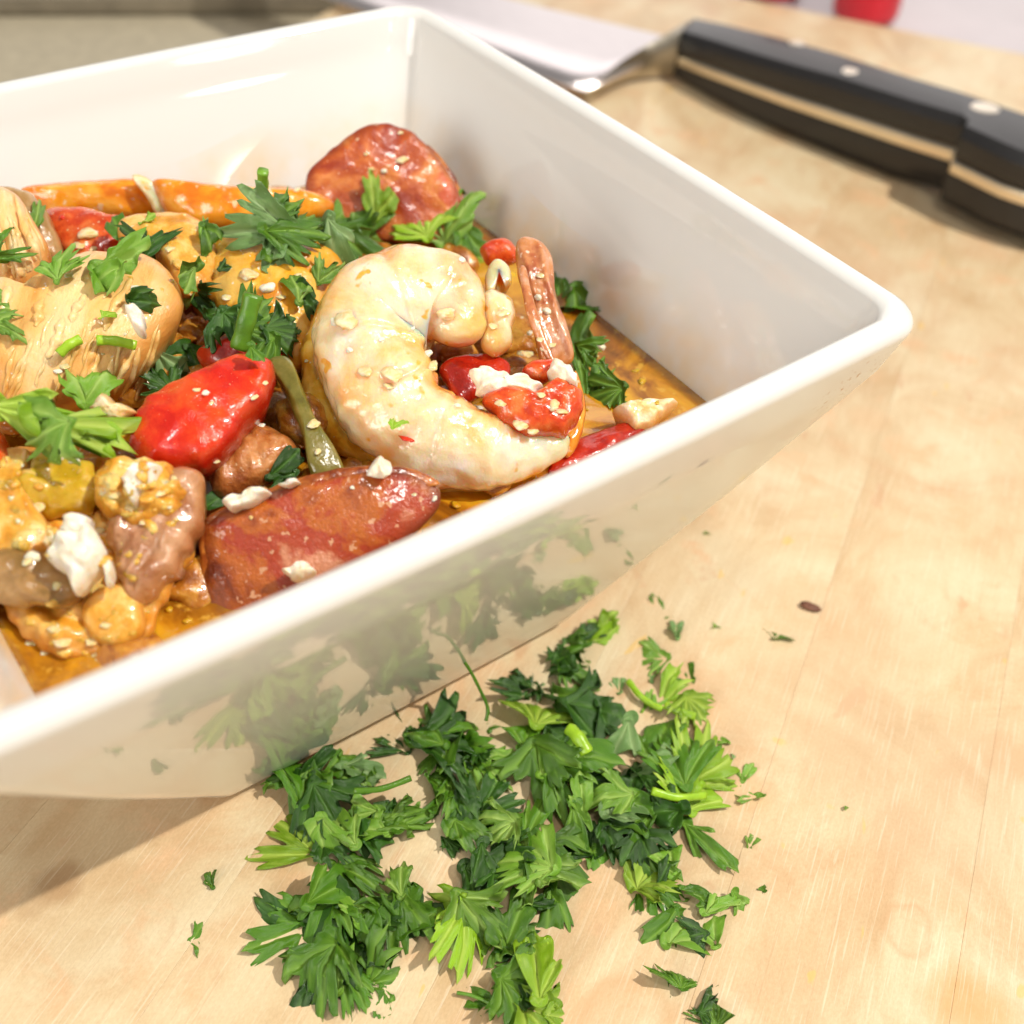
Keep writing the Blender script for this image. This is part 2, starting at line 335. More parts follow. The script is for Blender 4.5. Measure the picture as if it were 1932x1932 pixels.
    for k, (ang, lx, sc_, th, amt) in enumerate(((.30, .030, 1900, .66, .26), (.08, .04, 2300, .665, .24), (-.22, .035, 2000, .665, .24), (.78, .03, 1800, .665, .26), (1.35, .03, 1800, .67, .22), (-.75, .03, 1700, .67, .24))):
        n = tnoise(nt, sc((1, lx, 1), ang), sc_, 1, .4)
        r = ramp(nt, [(th, (0, 0, 0)), (th+.02, (1, 1, 1))]); L.new(n, r.inputs[0])
        gate = tnoise(nt, sc((1, 1, 1)), 22+5*k, 3, .6); rg = ramp(nt, [(.42, (0, 0, 0)), (.60, (1, 1, 1))]); L.new(gate, rg.inputs[0])
        f = node(nt, 'ShaderNodeMath', operation='MULTIPLY'); L.new(r.outputs[0], f.inputs[0]); L.new(rg.outputs[0], f.inputs[1])
        f2 = node(nt, 'ShaderNodeMath', operation='MULTIPLY'); L.new(f.outputs[0], f2.inputs[0]); f2.inputs[1].default_value = amt
        c = mixc(nt, f2.outputs[0], c, (.93, .84, .66) if k % 3 < 2 else (.58, .36, .20))
        if h is None: h = f2.outputs[0]
        else:
            ad = node(nt, 'ShaderNodeMath', operation='ADD'); L.new(h, ad.inputs[0]); L.new(f2.outputs[0], ad.inputs[1]); h = ad.outputs[0]
    # slight tone per stave
    mrr = node(nt, 'ShaderNodeMapRange'); mrr.inputs[3].default_value = .97; mrr.inputs[4].default_value = 1.03; L.new(oi.outputs['Random'], mrr.inputs[0])
    hs = node(nt, 'ShaderNodeHueSaturation'); L.new(c, hs.inputs['Color']); L.new(mrr.outputs[0], hs.inputs['Value'])
    L.new(hs.outputs[0], b.inputs['Base Color'])
    rr = ramp(nt, [(.3, (.30,)*3), (.7, (.48,)*3)]); L.new(tnoise(nt, sc((1, 1, 1)), 30, 4, .6), rr.inputs[0]); L.new(rr.outputs[0], b.inputs['Roughness'])
    sub = node(nt, 'ShaderNodeMath', operation='MULTIPLY_ADD'); L.new(h, sub.inputs[0]); sub.inputs[1].default_value = -1.; 
    gsm = tnoise(nt, sc((1, .1, 1)), 500, 4, .7); L.new(gsm, sub.inputs[2])
    bp = node(nt, 'ShaderNodeBump'); bp.inputs['Strength'].default_value = .30; bp.inputs['Distance'].default_value = .0003
    L.new(sub.outputs[0], bp.inputs['Height']); L.new(bp.outputs[0], b.inputs['Normal'])
    return m
M['board'] = board_mat()

# ------------------------------------------------------------------ setting: counter, board
def box(name, x0, x1, y0, y1, z0, z1, mat, parent=None, ang=0., bev=0.):
    bm = bmesh.new(); bmesh.ops.create_cube(bm, size=1)
    for vv in bm.verts: vv.co = Vector(((x0+x1)/2 + vv.co.x*(x1-x0), (y0+y1)/2 + vv.co.y*(y1-y0), (z0+z1)/2 + vv.co.z*(z1-z0)))
    if bev: bmesh.ops.bevel(bm, geom=list(bm.edges), offset=bev, segments=2, affect='EDGES', profile=.5)
    bmesh.ops.rotate(bm, verts=bm.verts, matrix=Matrix.Rotation(ang, 3, 'Z'))
    me = bpy.data.meshes.new(name); bm.to_mesh(me); bm.free(); me.materials.append(mat)
    o = bpy.data.objects.new(name, me); C.objects.link(o)
    if parent: o.parent = parent
    return o
# frame (u, -v): a rotation by BANG turns local x into BU and local -y into BV
BZ = -.032
tag(box('countertop', -1.6, -.1765, -1.2, 2.2, BZ-.03, BZ, M['counter'], None, BANG), kind='structure')
tag(box('white_countertop', -.1755, 2.2, -1.2, 2.2, BZ-.031, BZ-.001, M['white'], None, BANG), kind='structure')
board = empty('cutting_board', (0, 0, BZ), 'pale scratched maple cutting board that carries the bowl, knife and parsley', 'cutting board')
u = -.175; k = 0
while u < .42:
    st = box('stave', u+.00001, u+.04055-.00001, -.42, .416, BZ, 0, M['board'], None, BANG, .00007)
    st.parent = board; st.matrix_parent_inverse = Matrix.Translation((0, 0, -BZ)); u += .04055; k += 1

# far things behind the board
def lathe(name, prof, loc, mat, parent=None, seg=48):
    vs, fs = [], []
    for r, z in prof:
        for i in range(seg): a = 2*PI*i/seg; vs.append((r*math.cos(a), r*math.sin(a), z))
    for j in range(len(prof)-1):
        for i in range(seg): fs.append((j*seg+i, j*seg+(i+1) % seg, (j+1)*seg+(i+1) % seg, (j+1)*seg+i))
    fs.append(tuple(reversed(range(seg)))); fs.append(tuple((len(prof)-1)*seg+i for i in range(seg)))
    o = link_mesh(name, vs, fs, mat, parent); o.location = loc; return o
prof = [(.015, 0), (.0175, .002), (.018, .006), (.018, .085), (.016, .092), (.009, .098), (.008, .104)]
for (px, py, lab) in ((1606, 50, 'right red round container standing behind the board beside the white surface'), (1428, 2, 'left red round container, only its base showing behind the board')):
    q = at(px, py, BZ)
    q = q + Vector((-.35, .9, 0)).normalized()*.019
    e = empty('red_container', q, lab, 'container', 'red containers behind the cutting board')
    lathe('body', prof, (0, 0, 0), M['red'], e)
    lathe('cap', [(.009, .104), (.0095, .105), (.0095, .118), (.006, .121)], (0, 0, 0), M['bluegrey'], e)
q = at(240, 6, BZ)
tag(box('metal_rim', -.40, .24, -.02, .02, 0, .012, M['darkband'], None, 0, .003), 'blurred dark grey metal edge on the beige worktop at the far left', 'metal edge')
mr = bpy.data.objects['metal_rim']; mr.location = (q.x, q.y, BZ+.0005)
dd = at(600, -14, BZ) - at(0, -14, BZ); mr.rotation_euler = (0, 0, math.atan2(dd.y, dd.x))

# ------------------------------------------------------------------ knife
def loft(name, secs, mat, parent, cap=True):
    n = len(secs[0]); vs = [p for s in secs for p in s]; fs = []
    for j in range(len(secs)-1):
        for i in range(n): fs.append((j*n+i, j*n+(i+1) % n, (j+1)*n+(i+1) % n, (j+1)*n+i))
    if cap: fs.append(tuple(reversed(range(n)))); fs.append(tuple((len(secs)-1)*n+i for i in range(n)))
    o = link_mesh(name, vs, fs, mat, parent, smooth=False); recalc(o)
    for p in o.data.polygons: p.use_smooth = True
    md = o.modifiers.new('bevel', 'BEVEL'); md.width = .0009; md.segments = 3; md.limit_method = 'ANGLE'; md.angle_limit = math.radians(35)
    md.harden_normals = False
    return o
knife = empty('chef_knife', (0, 0, 0), 'chef knife with black riveted handle lying behind the white bowl', 'knife')
ks = [  # near (x,y), far (x,y), tang bottom, tang top, top
    ((-.1664, .2575), (-.1765, .2745), .0068, .0108, .0198), ((-.148, .2568), (-.160, .2768), .0088, .0134, .0222), ((-.126, .2575), (-.1418, .2788), .0106, .0155, .0245),
    ((-.1075, .2595), (-.1255, .2805), .0116, .0168, .0262), ((-.0894, .2628), (-.1094, .2825), .0124, .0178, .0277), ((-.0597, .2685), (-.0767, .2875), .0136, .0190, .0290),
    ((-.0420, .2722), (-.0575, .2912), .0144, .0198, .0300), ((-.0378, .2700), (-.0530, .2922), .0146, .0200, .0302), ((-.0362, .2648), (-.0490, .2930), .0148, .0202, .0303),
    ((-.0157, .2650), (-.0300, .2975), .0150, .0204, .0304), ((-.0000, .2695), (-.0120, .3015), .0150, .0204, .0300), ((.0115, .2790), (.0020, .3030), .0150, .0204, .0290)]
def sec(N, F, z0, z1, ins=0.):
    N = Vector((*N, 0)); F = Vector((*F, 0)); d = (F-N); N = N + d*ins; F = F - d*ins; r = .10
    return [(N.x, N.y, z0), (F.x, F.y, z0), (F.x, F.y, z0+(z1-z0)*.7), (F.x-d.x*r, F.y-d.y*r, z1), (N.x+d.x*r, N.y+d.y*r, z1), (N.x, N.y, z0+(z1-z0)*.7)]
def secb(N, F, z0, z1):
    N = Vector((*N, 0)); F = Vector((*F, 0)); d = (F-N); r = .10
    return [(N.x, N.y, z1), (N.x, N.y, z0+(z1-z0)*.3), (N.x+d.x*r, N.y+d.y*r, z0), (F.x-d.x*r, F.y-d.y*r, z0), (F.x, F.y, z0+(z1-z0)*.3), (F.x, F.y, z1)]
loft('handle_scale', [secb(N, F, (.0008 if k < 6 else .0030), tb) for k, (N, F, tb, tt, tp) in enumerate(ks)], M['scale'], knife)
loft('handle_scale', [sec(N, F, tt, tp) for N, F, tb, tt, tp in ks], M['scale'], knife)
tg = loft('tang', [sec(N, F, tb+.00002, tt-.00002, -.012) for N, F, tb, tt, tp in ks], M['tang'], knife)
for (px, py, z, r) in ((1505, 83, .026, .0034), (1613, 132, .0285, .0053), (1860, 203, .0304, .0056), (1720, 160, .0, 0)):
    if not r: continue
    p = at(px, py, z)
    # find handle top height at this spot
    best = min(ks, key=lambda s: (Vector((*s[0], 0))+Vector((*s[1], 0))).lerp(Vector((0, 0, 0)), .5).xy.__sub__(p.xy).length)
    o = lathe('rivet', [(r, -.004), (r, .0001), (r*.8, .0005), (r*.3, .0007)], (p.x, p.y, best[4]-.0003), M['rivet'], knife, 32)
# blade: plan outline pairs (edge side, spine side) with thickness growing to the spine
bl = [((-.1625, .2070), (-.1780, .2745), .0075), ((-.1750, .2020), (-.1900, .2690), .0075), ((-.1900, .1985), (-.2100, .2600), .0070), ((-.2200, .1920), (-.2400, .2460), .0065),
      ((-.2697, .1790), (-.2850, .2270), .0055), ((-.330, .1640), (-.340, .2010), .0045), ((-.385, .1560), (-.388, .1740), .0035), ((-.410, .1560), (-.410, .1580), .003)]
def bsec(E, S, z):
    return [(E[0], E[1], z-.0002), (S[0], S[1], z-.0014), (S[0], S[1], z+.0014), ((E[0]*.8+S[0]*.2), (E[1]*.8+S[1]*.2), z+.0007), (E[0], E[1], z+.0002)]
o = loft('blade', [bsec(*b) for b in bl], M['steel'], knife); o.modifiers.clear()
bo = [((-.1668, .2570), (-.1770, .2740), .0012, .0196), ((-.1700, .2510), (-.1800, .2735), .0020, .0170), ((-.1722, .2400), (-.1815, .2715), .0026, .0138),
      ((-.1700, .2260), (-.1780, .2560), .0030, .0112), ((-.1650, .2130), (-.1720, .2370), .0032, .0096), ((-.1600, .2050), (-.1655, .2140), .0034, .0086)]
loft('bolster', [sec(N, F, z0, z1) for N, F, z0, z1 in bo], M['steel_dark'], knife)

# ------------------------------------------------------------------ bowl
def sq_ring(wd, rc, z, bow, n=24):
    """rounded, slightly bowed square of half width wd"""
    pts = []; cc = wd - rc
    def bowed(x, y):
        bx = bow*(1-(y/wd)**2) if abs(x) >= abs(y) else 0; by = bow*(1-(x/wd)**2) if abs(y) > abs(x) else 0
        return (x + math.copysign(bx, x), y + math.copysign(by, y), z)
    for q in range(4):
        a0 = q*PI/2
        cx, cy = [(1, 1), (-1, 1), (-1, -1), (1, -1)][q]
        for i in range(13):
            a = a0 + (PI/2)*i/12; pts.append((cx*cc + rc*math.cos(a), cy*cc + rc*math.sin(a)))
        nx, ny = [(-1, 1), (-1, -1), (1, -1), (1, 1)][q]
        e0 = pts[-1]; a1 = a0 + PI/2
        e1 = (nx*cc + rc*math.cos(a1), ny*cc + rc*math.sin(a1))
        for i in range(1, n): t = i/n; pts.append((e0[0]*(1-t)+e1[0]*t, e0[1]*(1-t)+e1[1]*t))
    return [bowed(x, y) for x, y in pts]
H = .0885; W1 = .0800; W0 = .0450
prof = [(.0005, .0008), (.030, .0008), (.0405, .0006), (.0428, .0008), (.0440, .0018), (.0452, .0040)]
for i in range(1, 15):
    t = i/15; prof.append((W0 + (W1-W0)*t + .0006*math.sin(PI*t), .004 + (.0835-.004)*t))
T = .0047
rimc = (W1 - T/2 - .0001, H - T/2)
fl = math.atan2(W1-W0, .0795)
for i in range(0, 13):
    a = -fl*1.0 + (PI + 0*fl)*i/12
    prof.append((rimc[0] + T/2*math.cos(a), rimc[1] + T/2*math.sin(a)))
WI = lambda z: (W0 + (W1-W0)*max(0, min(1, (z-.004)/.0795))) - T*1.02     # inner half width at height z
for z in (.082, .078, .074, .070, .066, .062, .058, .054, .048, .042, .036, .030, .024, .018): prof.append((WI(z), z))
prof += [(WI(.014)-.0008, .014), (WI(.012)-.003, .0115), (WI(.01)-.006, .0098), (.026, .009), (.0005, .009)]
vs, fs = [], []; N = None
for j, (wd, z) in enumerate(prof):
    inner = j > 20+6
    rc = min(wd*.9, (.0064 if not inner else .0085 - .003*(z/H)) if wd > .02 else wd*.9)
    bow = .0011*(max(0, z)/H) + .0004
    if wd < .03: bow = 0
    ring = sq_ring(wd, rc, z, bow); N = len(ring)
    vs += ring
for j in range(len(prof)-1):
    for i in range(N): fs.append((j*N+i, j*N+(i+1) % N, (j+1)*N+(i+1) % N, (j+1)*N+i))
fs.append(tuple(reversed(range(N)))); fs.append(tuple((len(prof)-1)*N+i for i in range(N)))
bowl = link_mesh('square_bowl', vs, fs, M['porcelain']); recalc(bowl)
tag(bowl, 'white flared square porcelain bowl full of shrimp stew', 'bowl')

# broth: a solid body filling the bowl, its top creeping up the wall a little
ZB = .0560
vs, fs = [], []; levels = [(ZB-.030, 0), (ZB-.012, 0), (ZB-.003, 0), (ZB+.0011, 0), (ZB+.0004, .0012), (ZB, .003), (ZB, .008), (ZB, .016), (ZB, .026), (ZB, .036), (ZB, .046), (ZB, .056)]
for z, ins in levels:
    wd = WI(z) - .00005 - ins + (.0006 if ins == 0 else 0); ring = sq_ring(wd, min(wd*.9, .0075), z, .0008 if ins < .02 else 0)
    for p in ring:
        dz = 0 if ins < .003 else .0005*fn(p, 90) + .0003*fn(p, 300)
        vs.append((p[0], p[1], p[2]+dz))
for j in range(len(levels)-1):
    for i in range(N): fs.append((j*N+i, j*N+(i+1) % N, (j+1)*N+(i+1) % N, (j+1)*N+i))
fs.append(tuple(reversed(range(N)))); fs.append(tuple((len(levels)-1)*N+i for i in range(N)))
broth = link_mesh('broth', vs, fs, M['broth']); recalc(broth)
tag(broth, 'amber brown oily broth pooled around the shrimp and sausage in the white bowl', 'broth')

# ------------------------------------------------------------------ food pieces
SURF = [broth]
def lerp3(a, b, t): return a + (b-a)*t
def pillow(name, pts, th, mat, label=None, cat=None, group=None, zr=None, down=None, p=2.3, amp=.0006, fs_=180, per=10, rings=16,
           crumple=0., groove=None, parent=None, seed=None, edge_noise=.0003, straight=False, mats=None, fmfun=None, tilt=None, surf=True):
    """solid piece: pts = outline (photo x, y[, z]); zr = (photo y low, z low, photo y high, z high) gives a sloping plane"""
    seed = RNG.random()*50 if seed is None else seed
    P3 = []
    for q in pts:
        if len(q) == 3: z = q[2]
        else:
            y0, z0, y1, z1 = zr; t = (q[1]-y0)/(y1-y0); z = z0 + (z1-z0)*t
        P3.append(tuple(at(q[0], q[1], z)))
    if straight:
        out = []
        for a, b in zip(P3, P3[1:]+P3[:1]): out += [Vector(a).lerp(Vector(b), k/per) for k in range(per)]
    else: out = [Vector(v) for v in catmull(P3, per)]
    n = len(out); cen = sum(out, Vector())/n
    nr = Vector()
    for i in range(n): nr += (out[i]-cen).cross(out[(i+1) % n]-cen)
    nr.normalize()
    if nr.dot(CT-cen) < 0: nr = -nr
    down = th if down is None else down
    out = [v + (v-cen).normalized()*edge_noise*fn(v, 420, seed) for v in out]
    vs, fs = [], []
    ts = [1 - math.cos(PI/2*k/rings) for k in range(rings)]    # dense at the edge
    def prof_(t): return max(0, 1-(1-t)**p)**(1/p)
    sk = []
    for k in range(rings):
        t = ts[k]*.97
        for i in range(n):
            v = lerp3(out[i], cen, t); h = th*prof_(t); v = v + nr*h
            e = min(1, t*6)
            d = amp*(fn(v, fs_, seed) + .5*fn(v, fs_*2.6, seed+3))*(.35+.65*e)
            if crumple: d += crumple*abs(fn(v, fs_*.8, seed+7))*e
            if groove: d += groove(v, e)
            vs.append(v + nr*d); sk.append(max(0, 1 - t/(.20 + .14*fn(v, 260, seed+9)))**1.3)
    sk.append(0.); c1 = len(vs); vs.append(cen + nr*(th + amp*fn(cen, fs_, seed)))
    for k in range(rings-1):
        for i in range(n): fs.append((k*n+i, k*n+(i+1) % n, (k+1)*n+(i+1) % n, (k+1)*n+i))
    for i in range(n): fs.append(((rings-1)*n+i, (rings-1)*n+(i+1) % n, c1))
    R2 = 5; base = len(vs)
    for k in range(1, R2):
        t = (k/R2)
        for i in range(n): v = lerp3(out[i], cen, t*.9); vs.append(v - nr*down*prof_(t))
    c2 = len(vs); vs.append(cen - nr*down)
    for i in range(n): fs.append(((i+1) % n, i, base+i, base+(i+1) % n))
    for k in range(R2-2):
        for i in range(n): fs.append((base+k*n+(i+1) % n, base+k*n+i, base+(k+1)*n+i, base+(k+1)*n+(i+1) % n))
    for i in range(n): fs.append((base+(R2-2)*n+(i+1) % n, base+(R2-2)*n+i, c2))
    o = link_mesh(name, vs, fs, mat, parent); recalc(o); soak_shade(o, sk + [1.]*(len(vs)-len(sk)))
    if label: tag(o, label, cat, group)
    if surf: SURF.append(o)
    return o
def tube(name, spine, mat, flat=.7, per=12, seg=40, amp=.0004, fs_=200, label=None, cat=None, parent=None, seams=None, up=None, seed=None, close=(.6, .6), surf=True, group=None, outside=0.):
    """swept body; spine = (photo x, y, z, half width in photo px)"""
    seed = RNG.random()*50 if seed is None else seed
    pts = []
    for (px, py, z, r) in spine:
        c = at(px, py, z); pts.append((*c, r/pxm(c)))
    sp = catmull(pts, per, closed=False); m = len(sp)
    cen = sum((Vector(s[:3]) for s in sp), Vector())/m
    if up is None:
        up = (CT-cen).normalized()
    up = Vector(up).normalized()
    vs, fs, sk = [], [], []
    for j, s in enumerate(sp):
        c = Vector(s[:3]); a = Vector(sp[max(0, j-1)][:3]); b = Vector(sp[min(m-1, j+1)][:3])
        tg_ = (b-a).normalized(); side = tg_.cross(up).normalized(); u2 = side.cross(tg_).normalized()
        r = s[3]; u_ = j/(m-1)
        fa = min(1, u_/max(1e-6, close[0]*.15)); fb = min(1, (1-u_)/max(1e-6, close[1]*.15))
        sh = math.sqrt(max(0.0001, 1-(1-fa)**2))*math.sqrt(max(.0001, 1-(1-fb)**2)); r *= sh
        for i in range(seg):
            th = 2*PI*i/seg; ca, sa = math.cos(th), math.sin(th)
            v = c + side*ca*r + u2*sa*r*flat
            d = amp*(fn(v, fs_, seed) + .6*fn(v, fs_*2.7, seed+2))
            if seams: d += seams(u_, th, r)
            dr = (side*ca + u2*sa*flat).normalized()
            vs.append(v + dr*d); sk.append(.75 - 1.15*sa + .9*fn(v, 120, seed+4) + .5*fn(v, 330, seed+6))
    for j in range(m-1):
        for i in range(seg): fs.append((j*seg+i, j*seg+(i+1) % seg, (j+1)*seg+(i+1) % seg, (j+1)*seg+i))
    fs.append(tuple(reversed(range(seg)))); fs.append(tuple((m-1)*seg+i for i in range(seg)))
    o = link_mesh(name, vs, fs, mat, parent); recalc(o); soak_shade(o, sk)
    if label: tag(o, label, cat, group)
    if surf: SURF.append(o)
    return o
def crumb(name, px, py, z, size, mat, seed, sub=3, squash=.7, block=.5, label=None, cat=None, group=None, parent=None, elong=1., ang=0., raw=None):
    """irregular broken lump, size in photo px"""
    c = raw if raw is not None else at(px, py, z); r = size/pxm(c)/2
    bm = bmesh.new(); bmesh.ops.create_icosphere(bm, subdivisions=sub, radius=1)
    rr = random.Random(seed); planes = [(Vector((rr.gauss(0, 1), rr.gauss(0, 1), rr.gauss(0, 1))).normalized(), rr.uniform(.48, .78)) for _ in range(12)]
    ca, sa = math.cos(ang), math.sin(ang)
    for v in bm.verts:
        n = v.co.normalized(); d = 1.
        for pn, h in planes:
            dt = n.dot(pn)
            if dt > h/1.: d = min(d, h/dt + (1-block)*.03)
        d += .10*noise.noise(n*1.7 + Vector((seed, 0, 0))) + .07*noise.noise(n*4.5 + Vector((0, seed, 0))) + .06*noise.noise(n*9 + Vector((0, 0, seed)))
        q = n*d*r; q.x *= elong; q.z *= squash
        v.co = Vector((q.x*ca - q.y*sa, q.x*sa + q.y*ca, q.z))
    me = bpy.data.meshes.new(name); bm.to_mesh(me); bm.free(); me.materials.append(mat)
    me.polygons.foreach_set('use_smooth', [True]*len(me.polygons))
    o = bpy.data.objects.new(name, me); C.objects.link(o); o.location = c
    if parent: o.parent = parent
    if label: tag(o, label, cat, group)
    return o

# --- background mass of the stew: lumps that fill the gaps below the named pieces
rs = random.Random(5)
bmv, bmf = [], []
def add_lump(c, r, seed, squash=.6, sub=2):
    bm = bmesh.new(); bmesh.ops.create_icosphere(bm, subdivisions=sub, radius=1)
    b0 = len(bmv); rl = random.Random(seed); pl_ = [(Vector((rl.gauss(0, 1), rl.gauss(0, 1), rl.gauss(0, 1))).normalized(), rl.uniform(.5, .8)) for _ in range(8)] if r < .003 else []
    ex = rl.uniform(.7, 1.5) if r < .003 else 1
    for v in bm.verts:
        n = v.co.normalized(); d = 1 + .35*noise.noise(n*1.3 + Vector((seed, 0, 0))) + .12*noise.noise(n*4 + Vector((0, seed, 0)))
        for pn, h_ in pl_:
            dt_ = n.dot(pn)
            if dt_ > .01: d = min(d, h_/dt_)
        bmv.append((c[0]+n.x*d*r*ex, c[1]+n.y*d*r, c[2]+n.z*d*r*squash))
    for f in bm.faces: bmf.append(tuple(b0+v.index for v in f.verts))
    bm.free()
for i in range(170):
    x, y = rs.uniform(-.055, .050), rs.uniform(-.050, .050)
    if x + y > .066: continue
    add_lump((x, y, .0545 + .004*rs.random() + (.004 if (x < .02 and y < .035) else 0)), rs.uniform(.003, .0065), i*1.7, .6, 3)
stew = link_mesh('stew_bits', bmv, bmf, food('stew_mash', [(.26, .07, .006), (.50, .18, .014), (.66, .32, .04)], 260, .26, .3, .8, (.74, .55, .30), 520, .66, bump=.7))
tag(stew, 'small sauce soaked bits heaped between the larger pieces in the bowl', 'stew', kind='stuff'); SURF.append(stew)

Z = dict(zr=(1180, .0575, 380, .0745))     # the heap's slope, rising away from the camera
def fibres(dirx, diry, f=1900, a=.00035, z=.07):
    d = (at(400+dirx, 600+diry, z) - at(400, 600, z)).normalized(); per_ = Vector((-d.y, d.x, 0))
    def g(v, e):
        s = v.dot(per_) + .0012*fn(v, 130, 3)
        return e*a*(math.sin(s*f) + .7*math.sin(s*f*1.73+2) + .8*fn((s*420, v.dot(d)*60, 0), 1, 5))
    return g
# chicken
pillow('chicken_piece', [(155, 492), (225, 488), (298, 499), (335, 540), (346, 590), (298, 661), (248, 711), (165, 752), (66, 790), (-10, 800), (-70, 720), (-70, 580), (-10, 545), (40, 560), (95, 522)],
       .0075, M['chicken'], 'big shredded chicken piece with visible fibres left of the red pepper', 'chicken', zr=(800, .0640, 490, .0770), down=.012, p=2.6, amp=.0009, fs_=120, groove=fibres(-55, 130, 1500, .00008))
pillow('chicken_piece', [(-60, 372), (0, 358), (38, 376), (66, 420), (92, 470), (86, 520), (50, 552), (0, 545), (-60, 520)],
       .006, M['chicken'], 'smaller stringy chicken piece at the upper left, beside the brown sausage edge', 'chicken', zr=(560, .0700, 360, .0815), down=.01, amp=.001, fs_=140, groove=fibres(60, 120, 1700, .0005))
pillow('sausage_slice', [(-20, 357), (50, 361), (90, 405), (122, 486), (104, 504), (60, 460), (0, 420)], .0035, M['mushroom'],
       'brown sausage edge peeping out behind the stringy chicken at upper left', 'sausage', zr=(510, .0660, 350, .0780), down=.008)
# tail shells along the back
pillow('shrimp_tail_shell', [(40, 356), (132, 343), (251, 338), (296, 360), (307, 395), (265, 412), (132, 405), (70, 398)], .0035, M['shell'],
       'glossy orange shrimp tail shell along the back left wall', 'shrimp tail', zr=(412, .0640, 337, .0715), down=.006, amp=.0003, groove=fibres(200, 8, 1500, .0002))
sh2 = pillow('shrimp', [(290, 343), (397, 352), (496, 358), (595, 366), (632, 388), (600, 416), (463, 440), (364, 436), (312, 402)], .0055, M['shell'],
       'orange shelled shrimp lying behind the parsley, left of the far sausage slice', 'shrimp', zr=(440, .0650, 343, .0725), down=.008, amp=.0005)
pillow('shell_ridge', [(250, 335), (275, 333), (318, 372), (330, 400), (300, 408), (278, 375)], .0012, M['shrimp'], zr=(412, .0668, 335, .0738), down=.003, parent=sh2)
pillow('tomato_piece', [(84, 404), (150, 398), (205, 412), (262, 424), (238, 470), (200, 492), (149, 496), (112, 462)], .0035, M['tomato'],
       'orange red tomato piece with onion bits under the left shell', 'tomato', zr=(500, .0660, 400, .0700), down=.006)
pillow('sauce_lump', [(225, 430), (300, 412), (380, 425), (420, 455), (400, 540), (345, 560), (300, 500), (240, 480)], .0042, M['saucy'],
       'orange saucy onion lump between the chicken and the golden shrimp', 'onion', **Z, down=.006, crumple=.001)
# golden shrimp behind
pillow('shrimp', [(392, 520), (408, 462), (455, 440), (530, 432), (610, 455), (650, 505), (625, 560), (600, 640), (575, 700), (520, 690), (450, 640), (400, 590)], .0075, M['shrimp_gold'],
       'golden shrimp half hidden behind the big curled shrimp under parsley', 'shrimp', zr=(700, .0630, 430, .0725), down=.008, crumple=.0008, amp=.0009)
# sausage at the back
far = pillow('sausage_slice', [(577, 342), (591, 314), (641, 270), (681, 243), (713, 234), (747, 238), (781, 252), (806, 277), (838, 315), (860, 352), (876, 400), (872, 440), (800, 462), (700, 452), (610, 420), (580, 380)],
       .0022, M['saus_pale'], 'reddish sausage slice standing highest at the back of the bowl', 'sausage', zr=(460, .0600, 234, .0790), down=.010, p=3.2, amp=.0009, fs_=130, crumple=.0006)
pillow('casing', [(806, 272), (838, 305), (866, 350), (886, 410), (886, 440), (872, 440), (858, 395), (838, 345), (812, 298)], .0016, M['saus_skin'], zr=(460, .0594, 234, .0778), down=.006, parent=far, p=2.6)
# red peppers, onion and the rest
pillow('red_pepper_piece', [(248, 818), (274, 772), (331, 740), (397, 706), (446, 688), (505, 684), (520, 725), (505, 765), (480, 800), (442, 846), (403, 880), (350, 893), (285, 890), (250, 862)],
       .0050, M['pepper'], 'large glossy red pepper piece in the middle left of the bowl', 'pepper', zr=(890, .0660, 685, .0725), down=.007, p=3.4, amp=.0009, fs_=130, edge_noise=.0009, crumple=.0008)
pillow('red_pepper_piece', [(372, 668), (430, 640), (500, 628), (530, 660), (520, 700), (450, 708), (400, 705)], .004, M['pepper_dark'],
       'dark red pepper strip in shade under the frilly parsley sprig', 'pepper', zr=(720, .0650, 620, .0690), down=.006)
pillow('green_pepper_strip', [(508, 690), (528, 674), (552, 686), (574, 740), (600, 800), (640, 862), (650, 905), (592, 905), (572, 830), (545, 760)], .0028, M['green_pepper'],
       'olive green pepper strip leaning beside the big curled shrimp', 'pepper', zr=(905, .0620, 670, .0715), down=.003, p=3, amp=.0003)
pillow('meat_piece', [(395, 880), (440, 845), (496, 808), (545, 830), (572, 862), (520, 905), (450, 940), (405, 935)], .0045, M['brown_meat'],
       'brown browned meat piece below the red pepper', 'meat', zr=(940, .0595, 810, .0640), down=.006, groove=fibres(30, 60, 1500, .0002), crumple=.0003)
pillow('meat_piece', [(205, 985), (260, 925), (311, 893), (352, 886), (388, 912), (386, 965), (360, 1035), (325, 1095), (275, 1140), (238, 1120), (215, 1050)], .0042, M['pork'],
       'greyish pink pork chunk left of the near sausage slice', 'meat', zr=(1140, .0600, 885, .0700), down=.010, amp=.0013, fs_=190, p=3.0, edge_noise=.0010, crumple=.0004, groove=fibres(90, -80, 1600, .00025))
pillow('sauce_lump', [(180, 930), (200, 885), (262, 870), (335, 890), (352, 930), (338, 980), (270, 996), (205, 985)], .0040, M['saucy'],
       'golden crumbly onion heap on top of the pork chunk', 'onion', zr=(1000, .0670, 870, .0715), down=.005, crumple=.0022, amp=.0018, fs_=260, edge_noise=.001)
pillow('celery_piece', [(43, 905), (70, 866), (115, 858), (172, 880), (192, 925), (172, 965), (100, 978), (48, 950)], .0022, M['celery'],
       'translucent yellow green celery piece near the left edge', 'celery', zr=(980, .0660, 858, .0710), down=.006, edge_noise=.0012, amp=.0012, crumple=.0012)
pillow('sauce_lump', [(-60, 870), (10, 850), (60, 860), (55, 930), (90, 985), (110, 1040), (40, 1075), (-60, 1060)], .0040, M['saucy'],
       'onion and sauce lump at the left edge below the celery', 'onion', zr=(1075, .0640, 850, .0700), down=.006, crumple=.001)
